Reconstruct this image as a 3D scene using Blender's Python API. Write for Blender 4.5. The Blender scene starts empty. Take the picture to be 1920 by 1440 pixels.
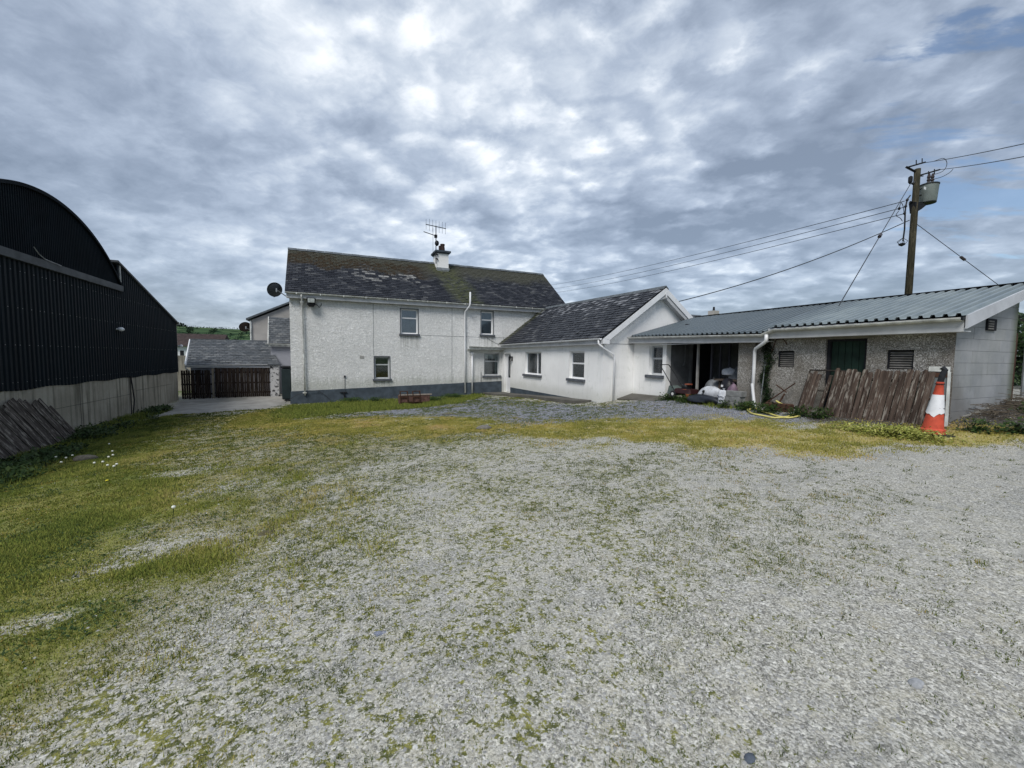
import bpy, math, random
import numpy as np
from mathutils import Vector, Matrix
R = math.radians
rng = np.random.default_rng(7); random.seed(7)
sc = bpy.context.scene
col = sc.collection
PI = math.pi

# ------------------------------------------------------------------ camera
EYE = np.array([0, 0, 1.6])
YAW, PITCH, ROLL = R(66.33), R(3.763), R(0.643)
fw = np.array([math.cos(YAW)*math.cos(PITCH), math.sin(YAW)*math.cos(PITCH), -math.sin(PITCH)])
rt = np.array([math.sin(YAW), -math.cos(YAW), 0.])
up = np.cross(rt, fw)
rt2 = math.cos(ROLL)*rt+math.sin(ROLL)*up
up2 = -math.sin(ROLL)*rt+math.cos(ROLL)*up
cam_d = bpy.data.cameras.new('camera'); cam = bpy.data.objects.new('camera', cam_d); col.objects.link(cam)
M = Matrix(((rt2[0], up2[0], -fw[0], EYE[0]), (rt2[1], up2[1], -fw[1], EYE[1]), (rt2[2], up2[2], -fw[2], EYE[2]), (0, 0, 0, 1)))
cam.matrix_world = M
cam_d.sensor_width = 36; cam_d.lens = 36*776/1920
cam_d.clip_start = .05; cam_d.clip_end = 8000
sc.camera = cam

# ------------------------------------------------------------------ light
SUN_EL, SUN_AZ = 50, 224          # azimuth counted from +X, anticlockwise
sun_d = bpy.data.lights.new('sun', 'SUN'); sun = bpy.data.objects.new('sun', sun_d); col.objects.link(sun)
sd = Vector((math.cos(R(SUN_AZ))*math.cos(R(SUN_EL)), math.sin(R(SUN_AZ))*math.cos(R(SUN_EL)), math.sin(R(SUN_EL))))
sun.rotation_euler = sd.to_track_quat('Z', 'Y').to_euler()
sun_d.energy = 1.5; sun_d.angle = R(22); sun_d.color = (1, .965, .92)
sc.view_settings.view_transform = 'Standard'; sc.view_settings.look = 'None'
sc.view_settings.gamma = 1; sc.view_settings.use_curve_mapping = False
sc.view_settings.exposure = 0.84

w = bpy.data.worlds.new('World'); sc.world = w; w.use_nodes = True
nt = w.node_tree; nt.nodes.clear()
class NB:
    """small node builder"""
    def __init__(s, nt): s.t = nt
    def n(s, ty, **k):
        x = s.t.nodes.new(ty)
        for a, b in k.items():
            if a == 'inp':
                for i, v in b.items(): s.put(x, i, v)
            else: setattr(x, a, b)
        return x
    def put(s, x, i, v):
        sk = x.inputs[i]
        if isinstance(v, bpy.types.NodeSocket): s.t.links.new(v, sk)
        else: sk.default_value = v
    def math(s, op, a, b=0., c=None, clamp=False):
        x = s.n('ShaderNodeMath', operation=op, use_clamp=clamp); s.put(x, 0, a); s.put(x, 1, b)
        if c is not None: s.put(x, 2, c)
        return x.outputs[0]
    def vmath(s, op, a, b=None):
        x = s.n('ShaderNodeVectorMath', operation=op); s.put(x, 0, a)
        if b is not None: s.put(x, 1, b)
        return x
    def noise(s, vec, scale, detail=4, rough=.55, dist=0., dim='3D'):
        x = s.n('ShaderNodeTexNoise', noise_dimensions=dim); s.put(x, 'Vector', vec); s.put(x, 'Scale', scale); s.put(x, 'Detail', detail)
        s.put(x, 'Roughness', rough); s.put(x, 'Distortion', dist); return x.outputs['Fac']
    def vor(s, vec, scale, feat='F1', out='Distance', rnd=1.):
        x = s.n('ShaderNodeTexVoronoi', feature=feat); s.put(x, 'Vector', vec); s.put(x, 'Scale', scale)
        s.put(x, 'Randomness', rnd); return x.outputs[out]
    def ramp(s, fac, stops, interp='LINEAR'):
        x = s.n('ShaderNodeValToRGB'); s.put(x, 0, fac); x.color_ramp.interpolation = interp
        e = x.color_ramp.elements
        while len(e) > 1: e.remove(e[-1])
        for i, (p, c) in enumerate(stops):
            if i: el = e.new(p)
            else: el = e[0]; el.position = p
            el.color = (c, c, c, 1) if isinstance(c, (int, float)) else (*c, 1)
        return x.outputs[0]
    def mix(s, fac, a, b, mode='MIX'):
        x = s.n('ShaderNodeMix', data_type='RGBA', blend_type=mode)
        s.put(x, 0, fac)
        for i, v in ((6, a), (7, b)):
            s.put(x, i, (*v, 1) if isinstance(v, tuple) and len(v) == 3 else v)
        return x.outputs[2]
    def mapr(s, v, a, b, c=0., d=1., smooth=True):
        x = s.n('ShaderNodeMapRange', interpolation_type='SMOOTHSTEP' if smooth else 'LINEAR')
        for i, q in enumerate((v, a, b, c, d)): s.put(x, i, q)
        return x.outputs[0]
    def scale(s, vec, sc_, rot=(0, 0, 0)):
        x = s.n('ShaderNodeMapping'); s.put(x, 'Vector', vec); s.put(x, 'Scale', sc_); s.put(x, 'Rotation', rot); return x.outputs[0]

b = NB(nt)
sky = b.n('ShaderNodeTexSky', sky_type='NISHITA', sun_disc=False, sun_elevation=R(SUN_EL), sun_rotation=R(90-SUN_AZ), altitude=100, air_density=1, dust_density=1, ozone_density=1.5)
tc = b.n('ShaderNodeTexCoord')
D = tc.outputs['Generated']
sep = b.n('ShaderNodeSeparateXYZ'); b.put(sep, 0, D)
zz = b.math('MAXIMUM', sep.outputs[2], 0.)
den = b.math('ADD', zz, .26)
px_ = b.math('DIVIDE', sep.outputs[0], den); py_ = b.math('DIVIDE', sep.outputs[1], den)
cmb = b.n('ShaderNodeCombineXYZ'); b.put(cmb, 0, px_); b.put(cmb, 1, py_)
P2 = b.scale(cmb.outputs[0], (1, 1, 1), (0, 0, R(-52)))
P3 = b.scale(P2, (1, .8, 1))
big = b.noise(P3, 1.3, 3, .5, .1)
mid = b.noise(P3, 4.2, 8, .56, .25)
cell = b.n('ShaderNodeTexVoronoi', feature='SMOOTH_F1'); b.put(cell, 'Scale', 11.); b.put(cell, 'Smoothness', .7)
wv = b.noise(P3, 7., 5, .6); wv2 = b.n('ShaderNodeCombineXYZ'); b.put(wv2, 0, b.math('MULTIPLY', wv, .26)); b.put(wv2, 1, b.math('MULTIPLY', mid, .26))
b.put(cell, 'Vector', b.vmath('ADD', P3, wv2.outputs[0]).outputs[0])
cl = b.math('SUBTRACT', .58, cell.outputs['Distance'])
sml = b.noise(P3, 16, 8, .62, .35)
n1 = b.math('MULTIPLY', big, .52); n2 = b.math('MULTIPLY', mid, .42); n3 = b.math('MULTIPLY', sml, .22)
# cell pattern is stronger ahead and to the right, soft on the left
def lobe(v, p0, p1):
    v = np.array(v, float); v /= np.linalg.norm(v)
    d = b.vmath('DOT_PRODUCT', D, tuple(v)).outputs['Value']
    return b.mapr(d, p0, p1)
def pixdir(px, py): return (px-960)/776*rt2-(py-720)/776*up2+fw
n4 = b.math('MULTIPLY', b.math('MULTIPLY', cl, .24), b.math('ADD', .3, lobe(pixdir(1250, 250), .55, 1.0)))
dens = b.math('ADD', b.math('ADD', b.math('ADD', n1, n2), n3), n4)
br = lobe(pixdir(560, 60), .62, 1.0)
dk = b.math('ADD', lobe(pixdir(-100, 480), .70, 1.0), b.math('MULTIPLY', lobe(pixdir(2000, 150), .66, 1.0), .35))
lit = b.math('ADD', b.math('MULTIPLY', br, .20), b.math('MULTIPLY', dk, -.10))
v = b.math('ADD', .615, b.math('MULTIPLY', b.math('SUBTRACT', b.math('ADD', dens, lit), .695), .84))
cloud = b.ramp(v, [(.44, (.115, .139, .178)), (.54, (.168, .198, .247)), (.62, (.236, .272, .328)), (.70, (.34, .375, .42)), (.80, (.53, .55, .57)), (.90, (.72, .73, .735))])
gapn = b.noise(b.scale(P2, (1.9, .62, 1), (0, 0, R(20))), 1.7, 7, .6, .3)
gl = lobe(pixdir(1840, 240), .95, 1.0)
gap = b.mapr(b.math('ADD', gapn, b.math('MULTIPLY', gl, .17)), .69, .75, 0., .8)
skyc = b.mix(1., sky.outputs[0], (.06, .06, .06), 'MULTIPLY')
fin = b.mix(gap, cloud, skyc)
# what lies beneath the horizon
bg = b.n('ShaderNodeBackground'); b.put(bg, 0, fin); b.put(bg, 1, 1.)
# a little of the clear Nishita sky filters through everywhere
bg2 = b.n('ShaderNodeBackground'); b.put(bg2, 0, sky.outputs[0]); b.put(bg2, 1, .015)
ad = b.n('ShaderNodeAddShader'); b.put(ad, 0, bg.outputs[0]); b.put(ad, 1, bg2.outputs[0])
out = b.n('ShaderNodeOutputWorld'); b.put(out, 0, ad.outputs[0])

# ------------------------------------------------------------------ helpers: points on known planes
def on(ax, v, px, py):
    d = (px-960)/776*rt2-(py-720)/776*up2+fw
    return EYE+d*((v-EYE[ax])/d[ax])

# ------------------------------------------------------------------ helpers: meshes
class MB:
    def __init__(s): s.v = []; s.f = []; s.c = None
    def add(s, vs, fs):
        o = len(s.v); s.v += [tuple(map(float, p)) for p in vs]; s.f += [tuple(i+o for i in f) for f in fs]; return s
    def box(s, x0, y0, z0, x1, y1, z1):
        if x0 > x1: x0, x1 = x1, x0
        if y0 > y1: y0, y1 = y1, y0
        if z0 > z1: z0, z1 = z1, z0
        return s.add([(x0, y0, z0), (x1, y0, z0), (x1, y1, z0), (x0, y1, z0), (x0, y0, z1), (x1, y0, z1), (x1, y1, z1), (x0, y1, z1)],
              [(0, 3, 2, 1), (4, 5, 6, 7), (0, 1, 5, 4), (1, 2, 6, 5), (2, 3, 7, 6), (3, 0, 4, 7)])
    def hexa(s, p):   # 8 points: bottom ring 4, top ring 4
        return s.add(p, [(0, 3, 2, 1), (4, 5, 6, 7), (0, 1, 5, 4), (1, 2, 6, 5), (2, 3, 7, 6), (3, 0, 4, 7)])
    def poly(s, pts): return s.add(pts, [tuple(range(len(pts)))])
    def prism(s, pts, d):
        n = len(pts); d = np.array(d); q = [np.array(p, float)+d for p in pts]
        return s.add(list(pts)+q, [tuple(range(n)), tuple(range(2*n-1, n-1, -1))]+[(i, i+n, (i+1) % n+n, (i+1) % n) for i in range(n)])
    def tube(s, pts, r, n=8, cap=True, r1=None):
        pts = [Vector(p) for p in pts]; m = len(pts); base = len(s.v); prev = None
        for i, p in enumerate(pts):
            t = (pts[min(i+1, m-1)]-pts[max(i-1, 0)]).normalized()
            if prev is None:
                a = Vector((0, 0, 1)) if abs(t.z) < .9 else Vector((1, 0, 0)); u_ = t.cross(a).normalized()
            else: u_ = (prev-t*prev.dot(t)).normalized()
            prev = u_; w_ = t.cross(u_)
            rr = r if r1 is None else r+(r1-r)*i/(m-1)
            for k in range(n):
                a = 2*PI*k/n; s.v.append(tuple(p+u_*math.cos(a)*rr+w_*math.sin(a)*rr))
        for i in range(m-1):
            for k in range(n):
                a = base+i*n+k; b_ = base+i*n+(k+1) % n; s.f.append((a, b_, b_+n, a+n))
        if cap: s.f.append(tuple(base+k for k in range(n))[::-1]); s.f.append(tuple(base+(m-1)*n+k for k in range(n)))
        return s
    def lathe(s, prof, c=(0, 0, 0), n=16, axis='Z', capb=True, capt=True):
        base = len(s.v)
        for r, z in prof:
            for k in range(n):
                a = 2*PI*k/n; x, y = r*math.cos(a), r*math.sin(a)
                p = {'Z': (x, y, z), 'Y': (x, z, y), 'X': (z, x, y)}[axis]
                s.v.append((p[0]+c[0], p[1]+c[1], p[2]+c[2]))
        for i in range(len(prof)-1):
            for k in range(n):
                a = base+i*n+k; b_ = base+i*n+(k+1) % n; s.f.append((a, b_, b_+n, a+n))
        if capb: s.f.append(tuple(base+k for k in range(n))[::-1])
        if capt: s.f.append(tuple(base+(len(prof)-1)*n+k for k in range(n)))
        return s
    def gutter(s, p0, p1, r=.055, n=8):   # half-round channel between two points, open upward
        p0 = Vector(p0); p1 = Vector(p1); t = (p1-p0).normalized(); u_ = t.cross(Vector((0, 0, 1))).normalized(); z = Vector((0, 0, 1))
        base = len(s.v)
        for p in (p0, p1):
            for rr in (r, r*.88):
                for k in range(n+1):
                    a = PI*k/n; s.v.append(tuple(p+u_*math.cos(a)*rr-z*math.sin(a)*rr))
        m = n+1
        for k in range(n):
            s.f.append((base+k, base+k+1, base+2*m+k+1, base+2*m+k)); s.f.append((base+m+k, base+3*m+k, base+3*m+k+1, base+m+k+1))
            s.f.append((base+k, base+m+k, base+m+k+1, base+k+1)); s.f.append((base+2*m+k, base+2*m+k+1, base+3*m+k+1, base+3*m+k))
        for k in (0, n): s.f.append((base+k, base+2*m+k, base+3*m+k, base+m+k))
        return s
    def blob(s, c, rad, seed=0, amp=.25, n=14, m=9, flat=.3):   # lumpy bag
        g = np.random.default_rng(seed); ph = g.uniform(0, 6.28, (6, 3)); fr = g.integers(1, 5, (6, 2))
        base = len(s.v); c = np.array(c); rad = np.array(rad)
        for i in range(m+1):
            th = PI*i/m
            for k in range(n):
                a = 2*PI*k/n
                d = np.array([math.sin(th)*math.cos(a), math.sin(th)*math.sin(a), math.cos(th)])
                q = 1+amp*sum(math.sin(fr[j, 0]*a+ph[j, 0])*math.sin(fr[j, 1]*th+ph[j, 1])*.5 for j in range(6))*math.sin(th)
                z = d*rad*q; 
                if z[2] < -rad[2]*flat: z[2] = -rad[2]*flat
                s.v.append(tuple(c+z))
        for i in range(m):
            for k in range(n):
                a = base+i*n+k; b_ = base+i*n+(k+1) % n; s.f.append((a, a+n, b_+n, b_))
        return s
def smoothc(pts, n=6):
    pts = [Vector(p) for p in pts]; o = []
    for i in range(len(pts)-1):
        p0 = pts[max(i-1, 0)]; p1 = pts[i]; p2 = pts[i+1]; p3 = pts[min(i+2, len(pts)-1)]
        for k in range(n):
            t = k/n; o.append(.5*((2*p1)+(-p0+p2)*t+(2*p0-5*p1+4*p2-p3)*t*t+(-p0+3*p1-3*p2+p3)*t**3))
    o.append(pts[-1]); return o
OFF = {}
def mesh_of(name, mb, m, off=(0, 0, 0), smooth=False, attr=None):
    me = bpy.data.meshes.new(name)
    o = np.array(off)
    me.from_pydata([tuple(np.array(p)-o) for p in mb.v], [], mb.f); me.update()
    if m is not None: me.materials.append(m)
    if smooth: me.polygons.foreach_set('use_smooth', [True]*len(me.polygons))
    if attr is not None:
        a = me.attributes.new('var', 'FLOAT', 'FACE'); a.data.foreach_set('value', np.array(attr, dtype=np.float32))
    return me
def tag(o, label=None, cat=None, group=None, kind=None):
    if label: o['label'] = label
    if cat: o['category'] = cat
    if group: o['group'] = group
    if kind: o['kind'] = kind
    return o
def thing(name, loc, label, cat, group=None):
    o = bpy.data.objects.new(name, None); col.objects.link(o); o.location = loc; o.empty_display_size = .1
    OFF[o.name] = tuple(loc); return tag(o, label, cat, group)
def part(name, mb, m, parent=None, label=None, kind=None, smooth=False, attr=None):
    off = OFF[parent.name] if parent else (0, 0, 0)
    me = mesh_of(name, mb, m, off, smooth, attr)
    o = bpy.data.objects.new(name, me); col.objects.link(o); o.parent = parent; OFF[o.name] = off
    return tag(o, label, None, None, kind)
def solo(name, mb, m, loc, label, cat, group=None, smooth=False):
    me = mesh_of(name, mb, m, loc, smooth); o = bpy.data.objects.new(name, me); col.objects.link(o); o.location = loc
    OFF[o.name] = tuple(loc); return tag(o, label, cat, group)
def piece(name, me, parent, loc, rot=(0, 0, 0), scale=(1, 1, 1)):     # shared mesh, own placing; loc in world axes
    o = bpy.data.objects.new(name, me); col.objects.link(o); o.parent = parent
    off = OFF[parent.name]; o.location = (loc[0]-off[0], loc[1]-off[1], loc[2]-off[2]); o.rotation_euler = rot; o.scale = scale
    return o
def board_obj(parent, b0, sd, upv, w, t, L, m, top=1., name='board'):
    sd = Vector(sd).normalized(); upv = Vector(upv).normalized(); nn = upv.cross(sd).normalized(); sd = nn.cross(upv).normalized()
    q = MB(); V = []
    for z, k in ((0, 1), (L*.5, 1), (L-.03, 1), (L, top)):
        x = .004*math.sin(z*5+b0[1]*9); V += [(-w/2*k+x, -t/2, z), (w/2*k+x, -t/2, z), (w/2*k+x, t/2, z), (-w/2*k+x, t/2, z)]
    q.v = V
    for r in range(3):
        for k in range(4): q.f.append((4*r+k, 4*r+(k+1) % 4, 4*r+4+(k+1) % 4, 4*r+4+k))
    q.f += [(3, 2, 1, 0), (12, 13, 14, 15)]
    me = mesh_of(name, q, m); o = bpy.data.objects.new(name, me); col.objects.link(o); o.parent = parent; off = Vector(OFF[parent.name])
    p = Vector(b0)-off; o.matrix_local = Matrix(((sd.x, nn.x, upv.x, p.x), (sd.y, nn.y, upv.y, p.y), (sd.z, nn.z, upv.z, p.z), (0, 0, 0, 1))); return o
def bevel(o, wd=.008, seg=1):
    md = o.modifiers.new('bevel', 'BEVEL'); md.width = wd; md.segments = seg; md.limit_method = 'ANGLE'; return o

# ------------------------------------------------------------------ materials
def mat(name, fn, rough=.8, spec=.3, metal=0.):
    m = bpy.data.materials.new(name); m.use_nodes = True; t = m.node_tree; t.nodes.clear()
    b = NB(t); p = b.n('ShaderNodeBsdfPrincipled'); o = b.n('ShaderNodeOutputMaterial'); b.put(o, 0, p.outputs[0])
    b.put(p, 'Roughness', rough); b.put(p, 'Metallic', metal); b.put(p, 'Specular IOR Level', spec)
    tc = b.n('ShaderNodeTexCoord').outputs['Object']
    r = fn(b, tc)
    if not isinstance(r, dict): r = {'color': r}
    c = r['color']; b.put(p, 'Base Color', (*c, 1) if isinstance(c, tuple) and len(c) == 3 else c)
    if 'bump' in r:
        h, st, di = r['bump']; bp = b.n('ShaderNodeBump'); b.put(bp, 'Strength', st); b.put(bp, 'Distance', di); b.put(bp, 'Height', h); b.put(p, 'Normal', bp.outputs[0])
    if 'rough' in r: b.put(p, 'Roughness', r['rough'])
    return m
def attr(b, name='var'):
    return b.n('ShaderNodeAttribute', attribute_name=name).outputs['Fac']
def oinfo(b): return b.n('ShaderNodeObjectInfo').outputs['Random']
def worldpos(b): return b.n('ShaderNodeNewGeometry').outputs['Position']
def simple(name, c, rough=.6, var=.25, sc_=6., spec=.3, metal=0., bump=0.):
    def fn(b, tc):
        n = b.noise(tc, sc_, 6, .6); d = tuple(x*(1-var) for x in c); l = tuple(min(1, x*(1+var*.7)) for x in c)
        r = {'color': b.mix(b.mapr(n, .3, .7), d, l)}
        if bump: r['bump'] = (b.noise(tc, sc_*8, 4), .6, bump)
        return r
    return mat(name, fn, rough, spec, metal)

def f_roughcast(b, tc):
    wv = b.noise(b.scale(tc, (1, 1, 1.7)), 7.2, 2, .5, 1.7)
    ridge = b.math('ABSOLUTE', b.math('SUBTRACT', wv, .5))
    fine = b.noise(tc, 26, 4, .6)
    big = b.noise(tc, .7, 5, .6)
    c = b.mix(b.mapr(big, .35, .7), (.84, .845, .825), (.92, .92, .90))
    # shade of the relief, painted dark into the roughcast hollows
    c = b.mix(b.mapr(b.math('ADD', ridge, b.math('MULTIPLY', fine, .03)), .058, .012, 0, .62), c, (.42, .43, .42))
    st = b.noise(b.scale(tc, (7, 7, .5)), 1., 5, .6)
    c = b.mix(b.mapr(st, .5, .75, 0, .22), c, (.55, .56, .54))
    wp = worldpos(b); ws = b.n('ShaderNodeSeparateXYZ'); b.put(ws, 0, wp); WX, WZ = ws.outputs[0], ws.outputs[2]
    acc = None
    for (xa, xb, zs) in ((3.3, 4.2, 2.62), (7.62, 8.4, 2.72), (2.0, 2.76, .33), (7.8, 8.8, .45)):
        e1 = b.math('MULTIPLY', b.mapr(WX, xa-.16, xa), b.mapr(WX, xb+.16, xb)); e2 = b.math('MULTIPLY', b.mapr(WZ, zs-1.1, zs, 0, 1), b.math('LESS_THAN', WZ, zs))
        e = b.math('MULTIPLY', e1, e2); acc = e if acc is None else b.math('MAXIMUM', acc, e)
    st2 = b.noise(b.scale(wp, (11, 11, .4)), 1., 4, .6)
    c = b.mix(b.math('MULTIPLY', acc, b.mapr(st2, .40, .62, .1, .7)), c, (.42, .43, .40))
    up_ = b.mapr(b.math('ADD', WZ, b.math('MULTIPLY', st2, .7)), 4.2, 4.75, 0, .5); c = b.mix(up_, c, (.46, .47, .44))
    lo_ = b.mapr(b.math('ADD', WZ, b.math('MULTIPLY', st, -1.0)), .15, -.4, 0, .55); c = b.mix(lo_, c, (.44, .46, .40))
    h = b.math('ADD', b.math('MULTIPLY', b.math('MINIMUM', ridge, .13), 4.), b.math('MULTIPLY', fine, .3))
    return {'color': c, 'bump': (h, .9, .035)}
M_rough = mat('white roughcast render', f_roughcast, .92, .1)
def f_white(b, tc):
    big = b.noise(tc, .9, 6, .62); c = b.mix(b.mapr(big, .35, .7), (.83, .83, .815), (.91, .91, .895))
    st = b.noise(b.scale(tc, (5, 5, .45)), 1., 6, .65)
    c = b.mix(b.mapr(st, .54, .80, 0, .4), c, (.56, .58, .55))
    sp = b.noise(b.scale(tc, (1, 1, .6)), 5, 6, .7); c = b.mix(b.mapr(sp, .55, .72, 0, .45), c, (.47, .51, .44))
    wz = b.n('ShaderNodeSeparateXYZ'); b.put(wz, 0, worldpos(b)); low = b.mapr(b.math('SUBTRACT', wz.outputs[2], b.math('MULTIPLY', big, .9)), .15, -.45, 0, .5); c = b.mix(low, c, (.42, .43, .37))
    return {'color': c, 'bump': (b.noise(tc, 14, 6, .6), .5, .012)}
M_white = mat('white smooth render', f_white, .85, .15)
M_plinth = simple('grey blue plinth paint', (.060, .078, .096), .7, .3, 2.5, bump=.004)
M_sill = simple('grey sill paint', (.10, .11, .125), .6, .25, 8)
M_upvc = simple('white upvc', (.78, .79, .80), .35, .06, 3, .4)
M_upvc2 = simple('weathered white gutter', (.62, .63, .60), .5, .3, 5)
M_fascia = simple('grey white fascia', (.50, .51, .52), .6, .15, 2)
M_greyframe = simple('grey white window frame', (.46, .48, .49), .5, .15, 4)
def f_slate(moss):
    def fn(b, tc):
        v = attr(b); wp = worldpos(b)
        base = b.ramp(v, [(0, (.014, .016, .022)), (.5, (.026, .029, .037)), (.88, (.042, .045, .053)), (1, (.085, .088, .092))])
        n = b.noise(wp, 14, 4, .6); base = b.mix(b.mapr(n, .5, .8, 0, .4), base, (.06, .062, .066))
        sp = b.n('ShaderNodeSeparateXYZ'); b.put(sp, 0, wp); X, Y, Z = sp.outputs
        lump = b.noise(wp, .9, 5, .65); fn_ = b.noise(b.scale(wp, (1, 1, 1)), 5, 5, .7)
        if moss == 'house':
            hz = b.math('ADD', Z, b.math('MULTIPLY', b.math('SUBTRACT', lump, .5), 1.6))
            # olive staining all along the top
            c1 = b.mapr(hz, 5.9, 6.6, 0, .85); c = b.mix(c1, base, b.mix(fn_, (.035, .038, .022), (.095, .092, .07)))
            # brown moss clumps left of the chimney
            lx = b.mapr(X, 4.4, 5.4, 1, 0)
            c2 = b.math('MULTIPLY', b.math('MULTIPLY', b.mapr(hz, 5.95, 6.2), b.mapr(hz, 6.95, 6.7)), b.mapr(fn_, .40, .52)); c2 = b.math('MULTIPLY', c2, lx)
            c = b.mix(b.math('MULTIPLY', c2, .9), c, (.035, .022, .008))
            # pale lichen band below it
            c3 = b.math('MULTIPLY', b.math('MULTIPLY', b.mapr(hz, 5.25, 5.85), b.mapr(hz, 6.25, 5.95)), b.mapr(b.math('ADD', b.math('MULTIPLY', v, .62), b.math('MULTIPLY', fn_, .8)), .70, .90))
            c3 = b.math('MULTIPLY', c3, b.math('ADD', .06, b.math('MULTIPLY', b.mapr(X, .6, 2.6), b.mapr(X, 5.2, 4.2))))
            c = b.mix(b.math('MULTIPLY', c3, .85), c, (.30, .30, .285))
            # green run-off under the chimney
            dx = b.math('ABSOLUTE', b.math('SUBTRACT', X, b.math('SUBTRACT', 7.0, b.math('MULTIPLY', b.math('SUBTRACT', Z, 4.4), .35))))
            dx = b.math('ADD', dx, b.math('MULTIPLY', b.math('SUBTRACT', lump, .5), 1.6))
            c4 = b.math('MULTIPLY', b.mapr(dx, 1.1, .3), b.mapr(fn_, .30, .62)); c = b.mix(b.math('MULTIPLY', c4, .7), c, (.085, .095, .035))
        else:
            t = b.mapr(Z, 2.9, 4.3, -.02, .17)
            c = b.mix(b.mapr(b.math('ADD', b.math('ADD', b.math('MULTIPLY', v, .35), b.math('MULTIPLY', lump, .4)), t), .56, .66, 0, .5), base, (.30, .31, .33))  # pale sheen painted into the slate colour, stronger towards the ridge
            dg = b.mapr(b.math('ADD', b.math('MULTIPLY', b.math('ABSOLUTE', b.math('SUBTRACT', Y, 21.6)), .9), b.math('MULTIPLY', fn_, .6)), .9, .3)
            c = b.mix(b.math('MULTIPLY', dg, .7), c, (.06, .065, .025))
        return {'color': c, 'bump': (b.noise(wp, 40, 3), .4, .01), 'rough': b.mapr(n, .3, .7, .45, .75)}
    return fn
M_slateH = mat('mossy natural slate', f_slate('house'), .8, .15)
M_slateE = mat('weathered slate', f_slate('ext'), .6, .35)
def f_slate_far(b, tc):
    v = attr(b); wp = worldpos(b); n = b.noise(wp, 2.5, 5, .65)
    c = b.ramp(v, [(0, (.075, .085, .095)), (.6, (.11, .12, .13)), (1, (.17, .18, .185))])
    return b.mix(b.mapr(n, .45, .7, 0, .6), c, (.075, .078, .082))
M_slateF = mat('pale grey slate', f_slate_far, .75, .25)
M_ridge = simple('clay ridge tile', (.10, .115, .125), .8, .35, 4)
def f_tin(b, tc):
    wp = worldpos(b); n = b.noise(b.scale(wp, (.5, 3, 3)), 1.2, 6, .65); f = b.noise(wp, 20, 4, .6)
    c = b.mix(b.mapr(n, .3, .7), (.18, .22, .235), (.27, .315, .325))
    c = b.mix(b.mapr(f, .6, .75, 0, .4), c, (.26, .29, .29)); sp = b.n('ShaderNodeSeparateXYZ'); b.put(sp, 0, wp); c = b.mix(b.mapr(sp.outputs[1], 5.8, 7.4, 0, .62), c, (.045, .06, .075))
    return {'color': c, 'rough': b.mapr(n, .3, .7, .30, .5)}
M_tin = mat('blue green box profile steel', f_tin, .4, .5)
def f_barn(b, tc):
    wp = worldpos(b); n = b.noise(b.scale(wp, (1, 3, .3)), 1.5, 6, .65)
    c = b.mix(b.mapr(n, .3, .7), (.005, .009, .013), (.011, .017, .022))
    st = b.noise(b.scale(wp, (1, 9, .25)), 1., 5, .6); c = b.mix(b.mapr(st, .6, .8, 0, .35), c, (.03, .04, .045))
    return {'color': c, 'rough': b.mapr(n, .3, .7, .6, .75)}
M_barn = mat('near black steel cladding', f_barn, .7, .15)
M_barnarch = simple('near black arch sheeting', (.005, .009, .013), .8, .3, .8, .1)
M_beam = simple('dark grey steel beam', (.055, .062, .068), .6, .35, 3)
def f_conc(c0, c1, streak=.6, dirt=(.06, .058, .045)):
    def fn(b, tc):
        wp = worldpos(b); n = b.noise(wp, 1.1, 7, .65); c = b.mix(b.mapr(n, .3, .7), c0, c1)
        st = b.noise(b.scale(wp, (6, 6, .35)), 1., 6, .6); c = b.mix(b.mapr(st, .45, .72, 0, streak), c, dirt)
        ft = b.noise(wp, 25, 5, .7); c = b.mix(b.mapr(ft, .55, .8, 0, .3), c, tuple(x*1.6 for x in c1))
        return {'color': c, 'bump': (b.noise(wp, 18, 7, .65), .6, .02)}
    return fn
M_conc = mat('cast concrete with streaks', f_conc((.28, .262, .215), (.40, .378, .32), .85, (.085, .08, .06)), .9, .1)
M_path = mat('dark path concrete', f_conc((.09, .085, .075), (.14, .135, .12), .0), .9, .1)
M_drive = mat('yard concrete', f_conc((.24, .235, .22), (.34, .33, .31), .0), .9, .1)
def f_pebble(b, tc):
    wp = worldpos(b)
    v = b.n('ShaderNodeTexVoronoi'); b.put(v, 'Vector', wp); b.put(v, 'Scale', 62)
    sh = b.n('ShaderNodeSeparateColor'); b.put(sh, 0, v.outputs['Color']); rnd = sh.outputs[0]
    c = b.ramp(rnd, [(0, (.12, .113, .10)), (.45, (.27, .258, .235)), (.8, (.42, .405, .38)), (1, (.66, .64, .61))])
    n = b.noise(wp, 1.3, 6, .6); c = b.mix(b.mapr(n, .38, .62, 0, .65), c, (.165, .147, .12))
    sp = b.n('ShaderNodeSeparateXYZ'); b.put(sp, 0, wp)
    lo = b.mapr(b.math('ADD', sp.outputs[2], b.math('MULTIPLY', n, .8)), 1.55, 1.15, 0, .55); c = b.mix(lo, c, (.24, .225, .195))
    dk = b.mapr(b.math('ADD', sp.outputs[1], b.math('MULTIPLY', b.noise(wp, 2.2, 5, .6), .9)), 4.55, 4.0, 0, .5); c = b.mix(dk, c, (.14, .12, .10))
    return {'color': c, 'bump': (b.math('SUBTRACT', 1., v.outputs['Distance']), .8, .015)}
M_pebble = mat('weathered pebbledash', f_pebble, .95, .1)
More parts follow.
